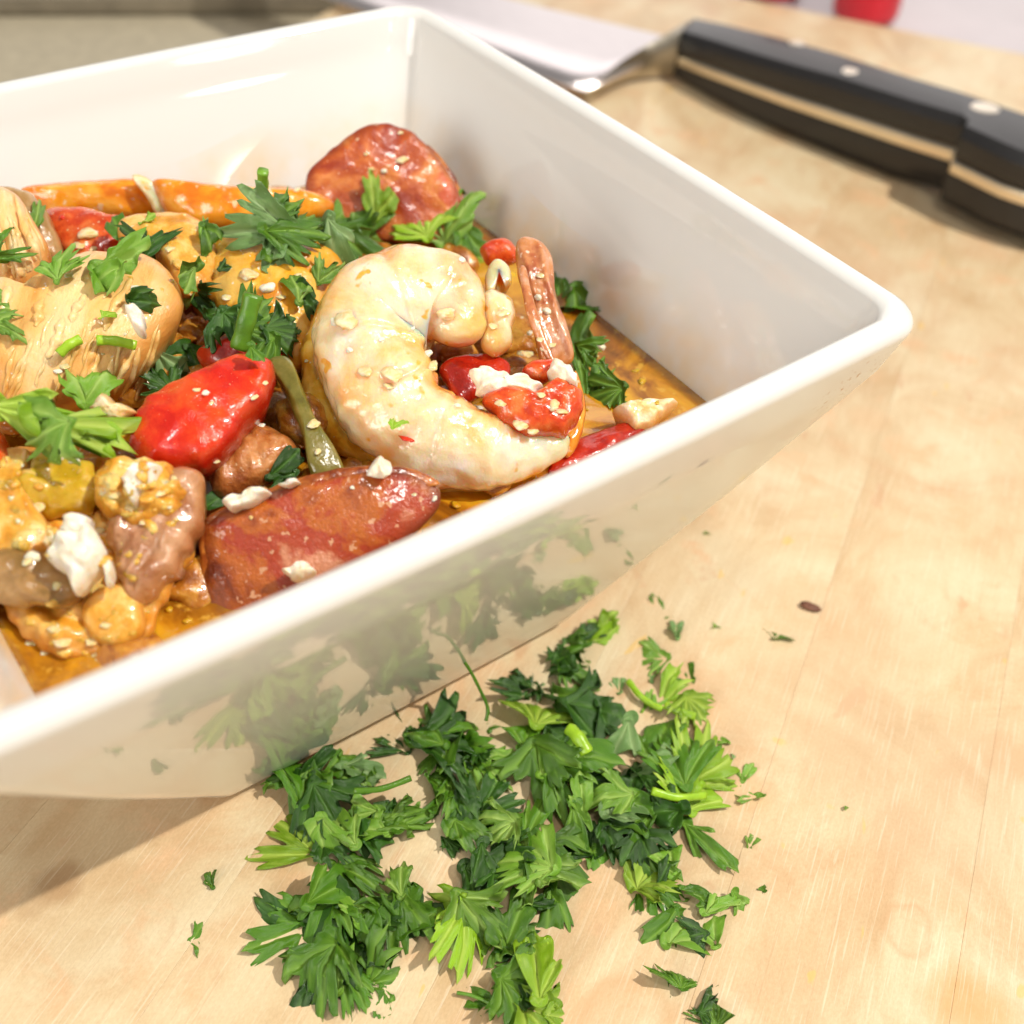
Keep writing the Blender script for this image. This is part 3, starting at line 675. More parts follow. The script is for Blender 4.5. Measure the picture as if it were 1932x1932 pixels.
pillow('tomato_piece', [(-60, 800), (-5, 805), (18, 850), (30, 900), (15, 960), (-60, 970)], .0050, M['tomato'], 'orange tomato piece cut off by the left edge', 'tomato', zr=(970, .0660, 800, .0730), down=.006)
pillow('mushroom_piece', [(-70, 1040), (0, 1032), (66, 1040), (126, 1074), (162, 1116), (140, 1142), (60, 1146), (-10, 1136), (-70, 1120)], .0042, M['mushroom'],
       'smooth brown mushroom piece at the lower left of the stew', 'mushroom', zr=(1150, .0600, 1030, .0670), down=.008, amp=.0010, edge_noise=.0008)
pillow('onion_piece', [(159, 1136), (215, 1100), (258, 1112), (275, 1166), (262, 1206), (200, 1222), (163, 1186)], .0022, M['saucy'],
       'pale orange onion piece lowest in the broth by the front wall', 'onion', zr=(1222, .0570, 1100, .0620), down=.006, crumple=.0008)
pillow('sauce_bed', [(-60, 860), (60, 850), (200, 862), (300, 880), (372, 930), (372, 1030), (318, 1120), (280, 1205), (180, 1240), (70, 1225), (0, 1140), (-60, 1100)],
       .0022, M['saucy'], 'lumpy golden sauce bed under the pork, celery and feta at the left', 'sauce', zr=(1240, .0560, 850, .0665), down=.010, p=3, amp=.0020, fs_=210, crumple=.0022, per=16, rings=40, edge_noise=.001)
# near sausage
near = pillow('sausage_slice', [(382, 1010), (392, 985), (440, 955), (500, 930), (570, 908), (640, 892), (710, 887), (775, 892), (822, 916), (828, 955), (780, 1010), (690, 1060), (590, 1110), (480, 1160), (400, 1190), (384, 1120)],
       .0026, M['saus_cut'], 'thick browned sausage slice against the front wall of the bowl', 'sausage', zr=(1190, .0520, 887, .0690), down=.011, p=3.4, amp=.0006, fs_=140, crumple=.0003)
pillow('casing', [(376, 1040), (386, 982), (440, 948), (500, 923), (570, 900), (640, 884), (710, 879), (780, 884), (828, 910), (815, 916), (770, 900), (700, 895), (640, 901), (570, 917), (500, 940), (440, 970), (402, 1004), (396, 1060), (402, 1130), (384, 1130)],
       .0008, M['saus_skin'], zr=(1190, .0528, 887, .0698), down=.008, parent=near, p=2.2, rings=6)
# big curled shrimp
Zs = lambda y: .0602 + (.0800-.0602)*(910-y)/(910-480)
def seams(u_, th, r):
    s = math.sin(u_*PI*7.2); return -.00040*max(0, 1-abs(s)*3.2)*(1 if r > .003 else .3) + .0003*math.cos(u_*2*PI*7.2)
big = empty('shrimp', at(740, 700, .0602), 'large pale curled shrimp, the biggest piece in the bowl', 'shrimp')
def rel(o):
    o.matrix_parent_inverse = Matrix.Translation(-big.location); return o
body = [(868, 648, 40), (864, 616, 60), (842, 582, 88), (808, 572, 106), (760, 574, 108), (712, 598, 108), (696, 642, 106), (702, 690, 106), (726, 742, 104), (760, 786, 99), (806, 818, 94), (862, 840, 88), (915, 853, 74), (975, 858, 52), (1040, 842, 30), (1075, 826, 12)]
rel(tube('body', [(x, y, Zs(y), r) for x, y, r in body], M['shrimp'], flat=.74, per=14, seg=96, amp=.0007, fs_=150, parent=big, seams=seams, close=(.35, .3)))
back = [(640, 560, 30), (622, 640, 46), (622, 700, 56), (640, 755, 60), (680, 810, 62), (735, 855, 58), (800, 885, 52), (880, 900, 44), (960, 892, 34), (1040, 868, 22)]
rel(tube('back', [(x, y, Zs(y)-.0045, r) for x, y, r in back], M['shrimp_gold'], flat=.9, per=8, seg=48, amp=.0005, fs_=200, parent=big, seams=seams, close=(.4, .4)))
# pieces right of the shrimp
pillow('tomato_piece', [(905, 470), (925, 455), (950, 452), (973, 466), (975, 495), (940, 505), (915, 495)], .0032, M['tomato'], 'small red tomato piece at the back, left of the upright tail shell', 'tomato', zr=(505, .0670, 452, .0710), down=.006)
ts = empty('shrimp_tail', at(1010, 690, .0600), 'upright brownish pink shrimp tail shell right of the big shrimp', 'shrimp tail')
def rel2(o): o.matrix_parent_inverse = Matrix.Translation(-ts.location); return o
rel2(pillow('shell', [(974, 460), (992, 449), (1020, 457), (1038, 480), (1045, 515), (1050, 565), (1072, 624), (1082, 675), (1060, 692), (1022, 685), (1006, 624), (990, 566), (976, 519)], .0032, M['shell_pink'],
       zr=(690, .0645, 449, .0790), down=.003, amp=.0006, groove=fibres(30, 110, 2200, .0002), parent=ts))
rel2(tube('ridge', [(985, 500, .0785, 7), (996, 560, .0760, 9), (1010, 610, .0735, 10), (1030, 660, .0705, 9), (1045, 685, .0690, 5)], M['shell_pink'], flat=.8, parent=ts, amp=.0001))
pillow('shrimp_tail', [(909, 558), (929, 547), (952, 556), (968, 570), (973, 600), (966, 624), (966, 655), (932, 675), (909, 659), (908, 630), (905, 590)], .0045, M['shrimp'],
       'small pale yellow shrimp tail end tucked against the big shrimp', 'shrimp tail', zr=(675, .0685, 547, .0765), down=.005, crumple=.0009)
pillow('shell_bit', [(918, 552), (918, 512), (934, 494), (956, 502), (966, 531), (954, 545), (948, 520), (936, 515), (934, 548)], .0018, M['shrimp'], 'thin curled beige shrimp shell bit above the small tail end', 'shell', zr=(552, .0735, 494, .0755), down=.003)
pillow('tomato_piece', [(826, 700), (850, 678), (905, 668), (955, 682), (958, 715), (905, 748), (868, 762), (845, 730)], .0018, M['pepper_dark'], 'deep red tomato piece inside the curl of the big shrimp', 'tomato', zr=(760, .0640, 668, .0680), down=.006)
pillow('tomato_piece', [(911, 752), (964, 737), (1006, 752), (1033, 732), (1064, 721), (1090, 744), (1098, 776), (1086, 810), (1050, 826), (987, 828), (945, 808), (925, 781)], .0050, M['tomato'],
       'glossy orange red tomato chunk resting on the tail of the big shrimp', 'tomato', zr=(828, .0650, 721, .0705), down=.006, p=3.2, amp=.0008, edge_noise=.0009, crumple=.0007)
pillow('tomato_piece', [(985, 700), (1008, 684), (1045, 682), (1050, 700), (1030, 722), (1000, 718)], .0028, M['tomato'], 'small red tomato cube below the upright tail shell', 'tomato', zr=(722, .0695, 682, .0715), down=.004)
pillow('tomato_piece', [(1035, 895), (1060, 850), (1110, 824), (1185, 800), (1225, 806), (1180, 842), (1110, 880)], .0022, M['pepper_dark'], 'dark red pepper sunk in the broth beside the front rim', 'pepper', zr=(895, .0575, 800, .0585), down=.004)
pillow('sauce_lump', [(1085, 700), (1100, 740), (1105, 790), (1085, 850), (1065, 860), (1070, 800), (1078, 750)], .002, M['shell'], 'translucent orange skin hanging from the tomato chunk', 'onion', zr=(860, .0600, 700, .0660), down=.003)

def slab(pts, zr, th, lab, cat='feta', mat='feta', name='feta_crumb', p=3.5, **kw):
    return pillow(name, pts, th, M[mat], lab, cat, 'feta cheese crumbs on the stew', zr=zr, down=th*1.2, p=p, amp=.0010, fs_=380, per=8, rings=14, edge_noise=.0011, crumple=.0012, straight=True, **kw)
slab([(887, 702), (905, 696), (964, 706), (992, 712), (1024, 731), (1006, 750), (971, 740), (936, 748), (898, 745)], (750, .0700, 696, .0725), .0020, 'long white feta sliver lying across the orange tomato chunk')
slab([(1027, 702), (1047, 686), (1075, 693), (1089, 716), (1084, 735), (1060, 730), (1045, 720)], (735, .0710, 686, .0735), .0026, 'crumbly white feta lump right of the small tomato cube')
slab([(102, 1057), (110, 1040), (116, 1010), (148, 1008), (175, 1000), (195, 1020), (196, 1060), (172, 1098), (145, 1128), (132, 1093)], (1130, .0660, 1000, .0700), .0034, 'largest white feta chunk, at the left of the bowl')
slab([(116, 1006), (124, 975), (145, 968), (172, 980), (180, 1000), (150, 1012)], (1012, .0700, 968, .0720), .0028, 'white feta lump directly above the largest feta chunk')
slab([(228, 908), (258, 875), (304, 885), (291, 918), (258, 955), (238, 934)], (955, .0715, 875, .0745), .0030, 'bright white feta piece just below the large red pepper')
slab([(198, 1068), (212, 1060), (216, 1110), (202, 1112)], (1112, .0665, 1060, .0680), .0015, 'thin upright feta splinter right of the largest feta chunk')
slab([(105, 1040), (112, 1010), (98, 1005), (88, 1030)], (1040, .0690, 1005, .0700), .002, 'small feta block left of the largest feta chunk', mat='feta_warm')
slab([(1163, 780), (1200, 768), (1240, 764), (1272, 768), (1255, 788), (1200, 812), (1172, 800)], (812, .0590, 764, .0605), .0030, 'pale feta piece floating in the broth at the right rim', mat='feta_warm')
slab([(242, 592), (258, 586), (276, 604), (272, 628), (250, 622)], (628, .0800, 586, .0815), .0022, 'white feta cube on the big chicken piece')
slab([(424, 950), (436, 938), (455, 940), (470, 928), (500, 925), (510, 932), (470, 950), (440, 966)], (966, .0672, 925, .0690), .0024, 'feta crumbs lodged on the upper edge of the near sausage')
slab([(520, 915), (560, 905), (566, 912), (530, 924)], (924, .0690, 905, .0700), .0018, 'flat feta flake on the upper edge of the near sausage')
slab([(700, 888), (716, 868), (734, 870), (738, 884), (724, 892)], (892, .0705, 868, .0725), .0022, 'small feta cube between the near sausage and the big shrimp')
slab([(174, 770), (200, 748), (236, 758), (258, 778), (240, 800), (190, 800)], (800, .0715, 748, .0745), .0035, 'rounded cream feta lump beside the left end of the red pepper', mat='feta_warm', p=2.2)
slab([(820, 1090)]*0 or [(535, 1078), (560, 1062), (590, 1064), (600, 1080), (575, 1100), (545, 1098)], (1100, .0610, 1062, .0625), .002, 'wet white feta flake on the near sausage by the rim')

# ------------------------------------------------------------------ drop points: rest small things on the food that is there
def pr2(p):
    q = CR.transposed() @ (Vector(p)-CT); return 966 + CF*q.x/-q.z, 966 - CF*q.y/-q.z
def make_bvh(objs):
    vs, fs = [], []
    for o in objs:
        mw = o.matrix_world if not o.parent else Matrix()
        b0 = len(vs); vs += [mw @ v.co for v in o.data.vertices]; fs += [tuple(b0+i for i in p.vertices) for p in o.data.polygons]
    return BVHTree.FromPolygons(vs, fs)
BV_FOOD = make_bvh(SURF)
def drop(px, py):
    """resting point on the food surface seen at photo (px, py)"""
    d = (CR @ Vector(((px-966)/CF, -(py-966)/CF, -1.))).normalized()
    h = BV_FOOD.ray_cast(CT, d)
    if h[0] is None: p = at(px, py, ZB+.001); return p, Vector((0, 0, 1))
    n = h[1]
    if n.dot(d) > 0: n = -n
    return h[0], n

# shredded strands lying on the chicken
rk = random.Random(21)
chick = [o for o in bpy.data.objects if o.name.startswith('chicken_piece')]
CT_ = {}
for gi, (own, n_, box_, dr, lab) in enumerate(((chick[0], 30, (10, 315, 525, 690), (-.36, 1.), 'big'), (chick[1], 16, (0, 60, 390, 500), (.35, 1.), 'small'))):
    for k in range(n_):
        x, y = rk.uniform(box_[0], box_[1]), rk.uniform(box_[2], box_[3]); ln = rk.uniform(50, 120); r = rk.uniform(.0003, .0009)
        a_ = rk.uniform(-.14, .14); dx, dy = dr[0]+a_, dr[1]
        pts = []
        for t in range(7):
            xx, yy = x + dx*ln*t/6 + 3*math.sin(t+k), y + dy*ln*t/6
            if not (0 <= xx) : break
            p, n = drop(xx, yy)
            if pts and (p-pts[-1]).length > .006: break
            pts.append(p - n*r*.1)
        if len(pts) < 3: continue
        vs, fs = [], []; seg = 8; pp = [Vector(q) for q in catmull([tuple(q) for q in pts], 3, closed=False)]
        for j, c_ in enumerate(pp):
            t_ = (pp[min(j+1, len(pp)-1)] - pp[max(j-1, 0)]).normalized(); sd = t_.cross(Vector((.3, -.2, 1))).normalized(); u2 = sd.cross(t_)
            e = math.sin(PI*min(1, max(0, (j+.4)/(len(pp)-.2))))**.4
            for i in range(seg): th = 2*PI*i/seg; vs.append(c_ + (sd*math.cos(th) + u2*math.sin(th))*r*e*(1+.25*math.sin(j*.9+k)))
        for j in range(len(pp)-1):
            for i in range(seg): fs.append((j*seg+i, j*seg+(i+1) % seg, (j+1)*seg+(i+1) % seg, (j+1)*seg+i))
        o = link_mesh('strand', vs, fs, M['chicken'], own); recalc(o)
# soft crumble of onion and cheese over the left front of the stew: uncountable
def crumble(name, regions, n_, sz, mat, seed, lab):
    global bmv, bmf
    keep = (bmv, bmf); gv, gf = [], []; bmv, bmf = gv, gf; rq = random.Random(seed)
    for i in range(n_):
        x0, x1, y0, y1 = rq.choice(regions); p, n = drop(rq.uniform(x0, x1), rq.uniform(y0, y1)); 
        if 95 < (px_ := pr2(p)[0]) < 205 and 965 < pr2(p)[1] < 1130: continue
        if max(abs(p.x), abs(p.y)) > .0605: continue
        rr_ = rq.uniform(*sz); add_lump(p - n*rr_*.6, rr_, i*.91+seed, .7, 2)
    o = link_mesh(name, gv, gf, mat); bmv, bmf = keep
    return tag(o, lab, kind='stuff')
RG = [(185, 345, 875, 990), (20, 190, 865, 1050), (40, 280, 1130, 1235), (0, 60, 860, 1040), (205, 300, 900, 1100), (225, 420, 430, 560)]
crumble('onion_crumble', RG, 200, (.0006, .0017), M['saucy'], 3, 'soft golden onion crumble covering the lower left of the stew')
crumble('cheese_crumble', RG[:4]+[(100, 240, 400, 480), (160, 330, 600, 760), (980, 1060, 520, 700)], 45, (.0003, .0009), M['feta_warm'], 4, 'melting cream coloured cheese crumble scattered over the stew')

# feta crumbs and onion bits (photo x, y, size)
CR_ = [(630, 606, 20, 'feta'), (655, 600, 34, 'feta_warm'), (870, 490, 18, 'feta'), (806, 668, 22, 'feta'), (812, 690, 18, 'feta_warm'), (862, 765, 14, 'feta'), (905, 770, 12, 'feta'), (885, 786, 10, 'feta'),
       (742, 706, 30, 'feta_warm'), (735, 730, 16, 'feta_warm'), (840, 590, 34, 'feta_warm'), (720, 640, 14, 'feta'), (755, 250, 12, 'feta_warm'), (760, 300, 20, 'feta_warm'), (726, 322, 14, 'feta'), (745, 330, 12, 'feta'),
       (700, 318, 11, 'feta_warm'), (660, 320, 13, 'feta_warm'), (845, 305, 14, 'feta_warm'), (790, 290, 12, 'feta_warm'), (690, 290, 9, 'feta_warm'), (580, 352, 12, 'feta'), (560, 358, 14, 'feta_warm'),
       (388, 740, 16, 'feta'), (372, 735, 12, 'feta_warm'), (480, 748, 14, 'feta_warm'), (398, 760, 10, 'feta_warm'), (500, 722, 14, 'feta_warm'), (408, 870, 12, 'feta_warm'), (492, 803, 16, 'feta'), (515, 660, 24, 'feta_warm'),
       (600, 850, 14, 'feta_warm'), (590, 800, 24, 'feta_warm'), (820, 940, 14, 'feta'), (665, 920, 13, 'feta'), (702, 940, 13, 'feta'), (782, 933, 9, 'feta_warm'), (808, 965, 12, 'feta_warm'),
       (110, 860, 34, 'feta'), (140, 870, 22, 'feta'), (70, 960, 26, 'feta_warm'), (62, 1050, 24, 'feta'), (52, 1058, 18, 'feta_warm'), (106, 1105, 18, 'feta_warm'), (190, 1000, 18, 'feta_warm'), (246, 958, 22, 'feta_warm'),
       (300, 930, 20, 'feta_warm'), (275, 985, 20, 'feta_warm'), (330, 905, 16, 'feta_warm'), (215, 935, 18, 'feta_warm'), (150, 740, 12, 'feta'), (110, 700, 14, 'feta'), (120, 690, 18, 'feta_warm'), (60, 720, 12, 'feta'),
       (200, 600, 16, 'feta'), (205, 505, 30, 'feta_warm'), (255, 545, 20, 'feta'), (235, 520, 12, 'feta'), (130, 520, 14, 'feta_warm'), (98, 580, 12, 'feta'), (320, 470, 16, 'feta_warm'), (290, 470, 14, 'feta_warm'),
       (165, 440, 34, 'feta_warm'), (150, 462, 20, 'feta_warm'), (175, 470, 16, 'feta_warm'), (60, 1210, 22, 'feta_warm'), (100, 1185, 18, 'feta_warm'), (120, 1210, 26, 'feta_warm'), (170, 1210, 22, 'feta_warm'), (200, 1180, 16, 'feta_warm'), (85, 1230, 18, 'feta_warm'),
       (360, 1060, 11, 'feta_warm'), (1045, 763, 26, 'feta_warm'), (1060, 775, 16, 'feta_warm'), (1020, 745, 14, 'feta_warm'), (985, 800, 26, 'feta_warm'), (1005, 812, 20, 'feta_warm'), (945, 760, 16, 'feta_warm'),
       (1014, 562, 16, 'feta'), (1020, 520, 20, 'feta_warm'), (1032, 588, 22, 'feta'), (1000, 628, 14, 'feta'), (990, 668, 26, 'feta_warm'), (1062, 580, 10, 'feta'), (1020, 640, 14, 'feta_warm'), (1040, 650, 14, 'feta_warm'),
       (1130, 652, 26, 'feta'), (1120, 672, 16, 'feta_warm'), (1210, 720, 18, 'celery'), (1200, 700, 14, 'celery'), (1240, 760, 12, 'celery'), (1150, 700, 12, 'feta_warm'), (560, 520, 18, 'feta_warm'), (505, 545, 30, 'feta'),
       (530, 560, 16, 'feta_warm'), (470, 520, 34, 'feta_warm'), (430, 560, 20, 'feta_warm'), (690, 700, 22, 'feta_warm'), (778, 620, 12, 'feta'), (660, 660, 18, 'feta'), (930, 615, 14, 'feta_warm'), (950, 590, 16, 'feta_warm')]
BOX = {}
def where_of(px, py): return ('in the broth near the right wall' if px > 1100 else 'beside the upright tail shell' if px > 970 else 'on the curled shrimp' if px > 600 and 460 < py < 860 else 'on the far sausage slice' if py < 360
             else 'along the near sausage' if px > 380 and py > 860 else 'around the red pepper' if 370 < px < 620 and py > 700 else 'on the pork at left' if py > 850 else 'on the chicken' if px < 280 else 'around the golden shrimp')
for q_, (px, py, s, mk) in enumerate(CR_):
  if not (s < 14 and q_ % 2): BOX.setdefault((where_of(px, py), mk), []).append((px, py))
def rank(px, py, mk):
    L_ = BOX[(where_of(px, py), mk)]
    if len(L_) == 1: return 'only'
    o = ['leftmost', 'second from left', 'third from left', 'fourth from left', 'fifth from left', 'sixth from left', 'seventh from left', 'eighth from left', 'ninth from left', 'tenth from left',
         'eleventh from left', 'twelfth from left', 'thirteenth from left', 'fourteenth from left', 'fifteenth from left', 'sixteenth from left', 'seventeenth from left', 'eighteenth from left', 'nineteenth from left', 'twentieth from left']
    k = sorted(L_).index((px, py))
    return 'rightmost' if k == len(L_)-1 else o[min(k, 19)]
for i, (px, py, s, mk) in enumerate(CR_):
    if s < 14 and i % 2: continue
    if mk == 'feta_warm' and 600 < px < 970 and 460 < py < 860: s *= 1.35
    p, n = drop(px, py); s *= (1.25 if mk == 'feta_warm' else 1.05)
    r = s/pxm(p)/2
    where = ('in the broth near the right wall' if px > 1100 else 'beside the upright tail shell' if px > 970 else 'on the curled shrimp' if px > 600 and 460 < py < 860 else 'on the far sausage slice' if py < 360
             else 'along the near sausage' if px > 380 and py > 860 else 'around the red pepper' if 370 < px < 620 and py > 700 else 'on the pork at left' if py > 850 else 'on the chicken' if px < 280 else 'around the golden shrimp')
    kind = {'feta': 'white feta crumb', 'feta_warm': 'cream crumb', 'celery': 'yellow vegetable bit'}[mk]
    crumb('feta_crumb' if mk != 'celery' else 'vegetable_bit', px, py, 0, s, M[mk], i*3.1+1, 3, RNG.uniform(.5, .75) if mk != 'feta_warm' else .38, .6, f'{kind}, {rank(px, py, mk)} of those {where}', 'crumb', f'{kind}s {where}', elong=RNG.uniform(1, 1.5), ang=RNG.uniform(0, 6), raw=p + n*r*.02)
# scatter of very small grains: uncountable
gv, gf = [], []
_keep = (bmv, bmf); bmv, bmf = gv, gf
rg = random.Random(9)
for i in range(6):
    px, py = rg.uniform(0, 1250), rg.uniform(350, 1240)
    p, n = drop(px, py)
    if abs(p.x) > .060 or abs(p.y) > .060: continue
    if rg.random() < .35 and px > 600 and 480 < py < 900: continue
    add_lump(p + n*.0001, rg.uniform(.0002, .00055), i*.77, .8, 1)
grains = link_mesh('cheese_grains', gv, gf, M['feta_warm']); tag(grains, 'fine grains of cheese and onion sprinkled over the whole stew', 'crumbs', kind='stuff')
bmv, bmf = _keep
# oil beads floating on the broth
m_oil = food('oil_bead', [(.62, .30, .01), (.78, .45, .02)], 100, .1, .3, 1.0, bump=0)
gv, gf = [], []; bmv, bmf = gv, gf
for i in range(260):
    x, y = rg.uniform(-.06, .061), rg.uniform(-.061, .061)
    e = max(abs(x), abs(y))
    if e < .035 and rg.random() < .6: continue
    add_lump((x, y, ZB+.0002), rg.choice([.0004, .0006, .0009, .0014])*rg.uniform(.7, 1.2), i*.3, .35, 2)
oil = link_mesh('oil_beads', gv, gf, m_oil); tag(oil, 'small yellow oil beads floating on the broth', 'oil', kind='stuff')
bmv, bmf = _keep
# a seasoning fleck on the big shrimp
p, n = drop(766, 826)
crumb('pepper_flake', 0, 0, 0, 22, M['pepper'], 3.3, 2, .4, .6, 'tiny red chilli flake on the lower side of the big shrimp', 'flake', elong=1.9, ang=.3, raw=p)
p, n = drop(118, 410); crumb('pepper_flake', 0, 0, 0, 16, M['pepper'], 7.3, 2, .6, .6, 'small bright red chilli bit beside the left tail shell', 'flake', raw=p)

# ------------------------------------------------------------------ parsley
def leaf_geo(seed, kind='3', cut=0, fold=.5, roll=.6, ruffle=.35, teeth=1.):
    """chopped flat-leaf parsley, base at origin, pointing +y, unit length. returns verts, faces, vein/underside colours"""
    r = random.Random(seed)
    if kind == '3': lobes = [(0, 1.0, .37), (r.uniform(.66, .85), r.uniform(.72, .92), .34), (-r.uniform(.66, .85), r.uniform(.72, .92), .34)]
    elif kind == '5': lobes = [(0, 1.0, .27), (.54, .93, .25), (-.54, .90, .25), (1.02, .74, .24), (-1.02, .70, .24)]
    elif kind == '1': lobes = [(0, 1.0, .42), (r.choice([-.6, .6]), .62, .28)]
    elif kind == 'n': lobes = [(0, 1.0, .20), (.42, .62, .16), (-.42, .5, .14)]
    elif kind == 'f': lobes = [(a + r.uniform(-.08, .08), r.uniform(.6, 1), r.uniform(.18, .24)) for a in (-1.15, -.72, -.30, .12, .52, .95)]
    else: lobes = [(.42, 1., .33), (-.42, .8, .30)]
    NA, NR = 116, 8
    cuts = [(r.uniform(0, 2*PI), r.uniform(.35, .7)) for _ in range(cut)]
    cy = .10
    ph = r.uniform(0, 9)
    verts = []; cols = []
    curl_a = r.uniform(-.4, .4)
    def rad(th):   # th = angle from +y
        v = .10 if kind in '1n' else .10 + .30/(1+math.exp((abs(th)-1.15)*9))
        for (a, L_, wd) in lobes:
            d = (th-a+PI) % (2*PI) - PI
            body = math.exp(-(abs(d)/(wd*1.18))**5)*.85 + math.exp(-(d/wd)**2)*.15
            q = d/(.72*wd) + .13*math.sin(ph+a*7); q = q - round(q)
            tt = 1 - (.34 if kind not in '1n' else .16)*abs(2*q)**2.2
            v = max(v, (L_-cy)*body*tt) if abs(d) < 1.6 else v
        return v
    for j in range(NR+1):
        for i in range(NA):
            th = -PI + 2*PI*i/NA
            R_ = rad(th)
            dx, dy = math.sin(th), math.cos(th)
            for (ca, cd) in cuts:
                dt = dx*math.cos(ca) + dy*math.sin(ca)
                if dt > .05: R_ = min(R_, cd*.7/dt)
            s = (j/NR)**.8
            x, y = dx*R_*s, cy + dy*R_*s
            # vein: along lobe axes
            vn = 0
            for (a, L_, wd) in lobes:
                dd = abs(((th-a+PI) % (2*PI)) - PI)
                vn = max(vn, math.exp(-(dd*R_*s/.030)**2)) if dd < 1 else vn
            # side veins
            sv = max(0, math.sin((y - abs(x)*1.1)*34))**8*.45 if j > 1 else 0
            z = fold*abs(x)*.9 - .06*vn - .03*sv
            z += ruffle*.35*s*(noise.noise(Vector((x*2.6+ph, y*2.6, ph))) ) + ruffle*.16*s*noise.noise(Vector((x*7+ph, y*7, 3)))
            verts.append([x, y, z]); cols.append(max(vn, sv))
    # roll along y
    out = []
    for (x, y, z) in verts:
        if abs(roll) > 1e-3:
            k = roll*1.6; a = y*k; yy = (math.sin(a))/k - z*math.sin(a)*0; zz = (1-math.cos(a))/k
            nx, nz = -math.sin(a), math.cos(a)
            y2, z2 = yy + nx*z, -zz + nz*z
        else: y2, z2 = y, z
        # twist
        t = curl_a*y; x2 = x*math.cos(t) - z2*math.sin(t); z3 = x*math.sin(t) + z2*math.cos(t)
        out.append((x2, y2, z3))
    faces = []
    for j in range(NR):
        for i in range(NA): faces.append((j*NA+i, j*NA+(i+1) % NA, (j+1)*NA+(i+1) % NA, (j+1)*NA+i))
    n = len(out); th_ = .012
    und = [(x, y, z-th_) for x, y, z in out]
    allv = out + und
    f2 = [tuple(n+i for i in reversed(f)) for f in faces]
    rim = [((NR)*NA+i, (NR)*NA+(i+1) % NA, n+NR*NA+(i+1) % NA, n+NR*NA+i) for i in range(NA)]
    c = [(v, 0, 0, 1) for v in cols] + [(v, 1, 0, 1) for v in cols]
    return allv, faces + f2 + rim, c
LEAF = {}
def leaf_mesh(var, kind, cut, fold, roll, ruffle, matk):
    key = (var, kind, cut, round(fold, 2), round(roll, 2), round(ruffle, 2), matk)
    if key in LEAF: return LEAF[key]
    v, f, c = leaf_geo(var*7+len(kind), kind, cut, fold, roll, ruffle)
    me = bpy.data.meshes.new('parsley_leaf'); me.from_pydata(v, [], f); me.update()
    me.polygons.foreach_set('use_smooth', [True]*len(me.polygons))
    ca = me.color_attributes.new('vein', 'FLOAT_COLOR', 'POINT'); ca.data.foreach_set('color', [x for q in c for x in q])
    me.materials.append(M[matk]); LEAF[key] = me; return me
MK = {'d': 'leaf_dark', 'm': 'leaf_mid', 'l': 'leaf_light', 'b': 'leaf_bright', 'g': 'leaf_grey'}
TONE = {'d': 'dark green', 'm': 'mid green', 'l': 'light green', 'b': 'bright yellow green', 'g': 'dull grey green'}
SHAPE = {'n': 'long pointed', '3': 'three lobed', '5': 'many lobed', '1': 'narrow', 'f': 'frilly', '2': 'forked'}
USED = {}
def place_leaf(p, nrm, head, size_m, kind, tone, lift, lab, group, i, tiltx=0., tilty=0., flip=False, roll=None, fold=None, cut=None, ruffle=None):
    rr = random.Random(i*13+5)
    roll = rr.choice([.3, .7, 1.1, -.3]) if roll is None else roll
    fold = rr.choice([-.1, .15, .35]) if fold is None else fold
    cut = rr.choice([0, 0, 1, 2]) if cut is None else cut
    ruffle = rr.choice([.5, .9]) if ruffle is None else ruffle
    me = leaf_mesh(rr.randint(0, 5), kind, cut, fold, roll, ruffle, MK[tone])
    y = (head - nrm*head.dot(nrm)).normalized(); x = y.cross(nrm).normalized()
    Rm = Matrix((x, y, nrm)).transposed()
    Rm = Rm @ Matrix.Rotation(tiltx, 3, 'X') @ Matrix.Rotation(tilty, 3, 'Y')
    if flip: Rm = Rm @ Matrix.Rotation(PI, 3, 'Y')
    o = bpy.data.objects.new('parsley_leaf', me); C.objects.link(o)
    cen = Rm @ Vector((0, .50*size_m, 0))
    o.matrix_world = Matrix.Translation(p + nrm*lift - cen) @ Rm.to_4x4() @ Matrix.Scale(size_m, 4)
    tag(o, lab, 'parsley', group); return o
def heading(px, py, z, ang):
    a = math.radians(ang); return (at(px+20*math.cos(a), py-20*math.sin(a), z) - at(px, py, z)).normalized()

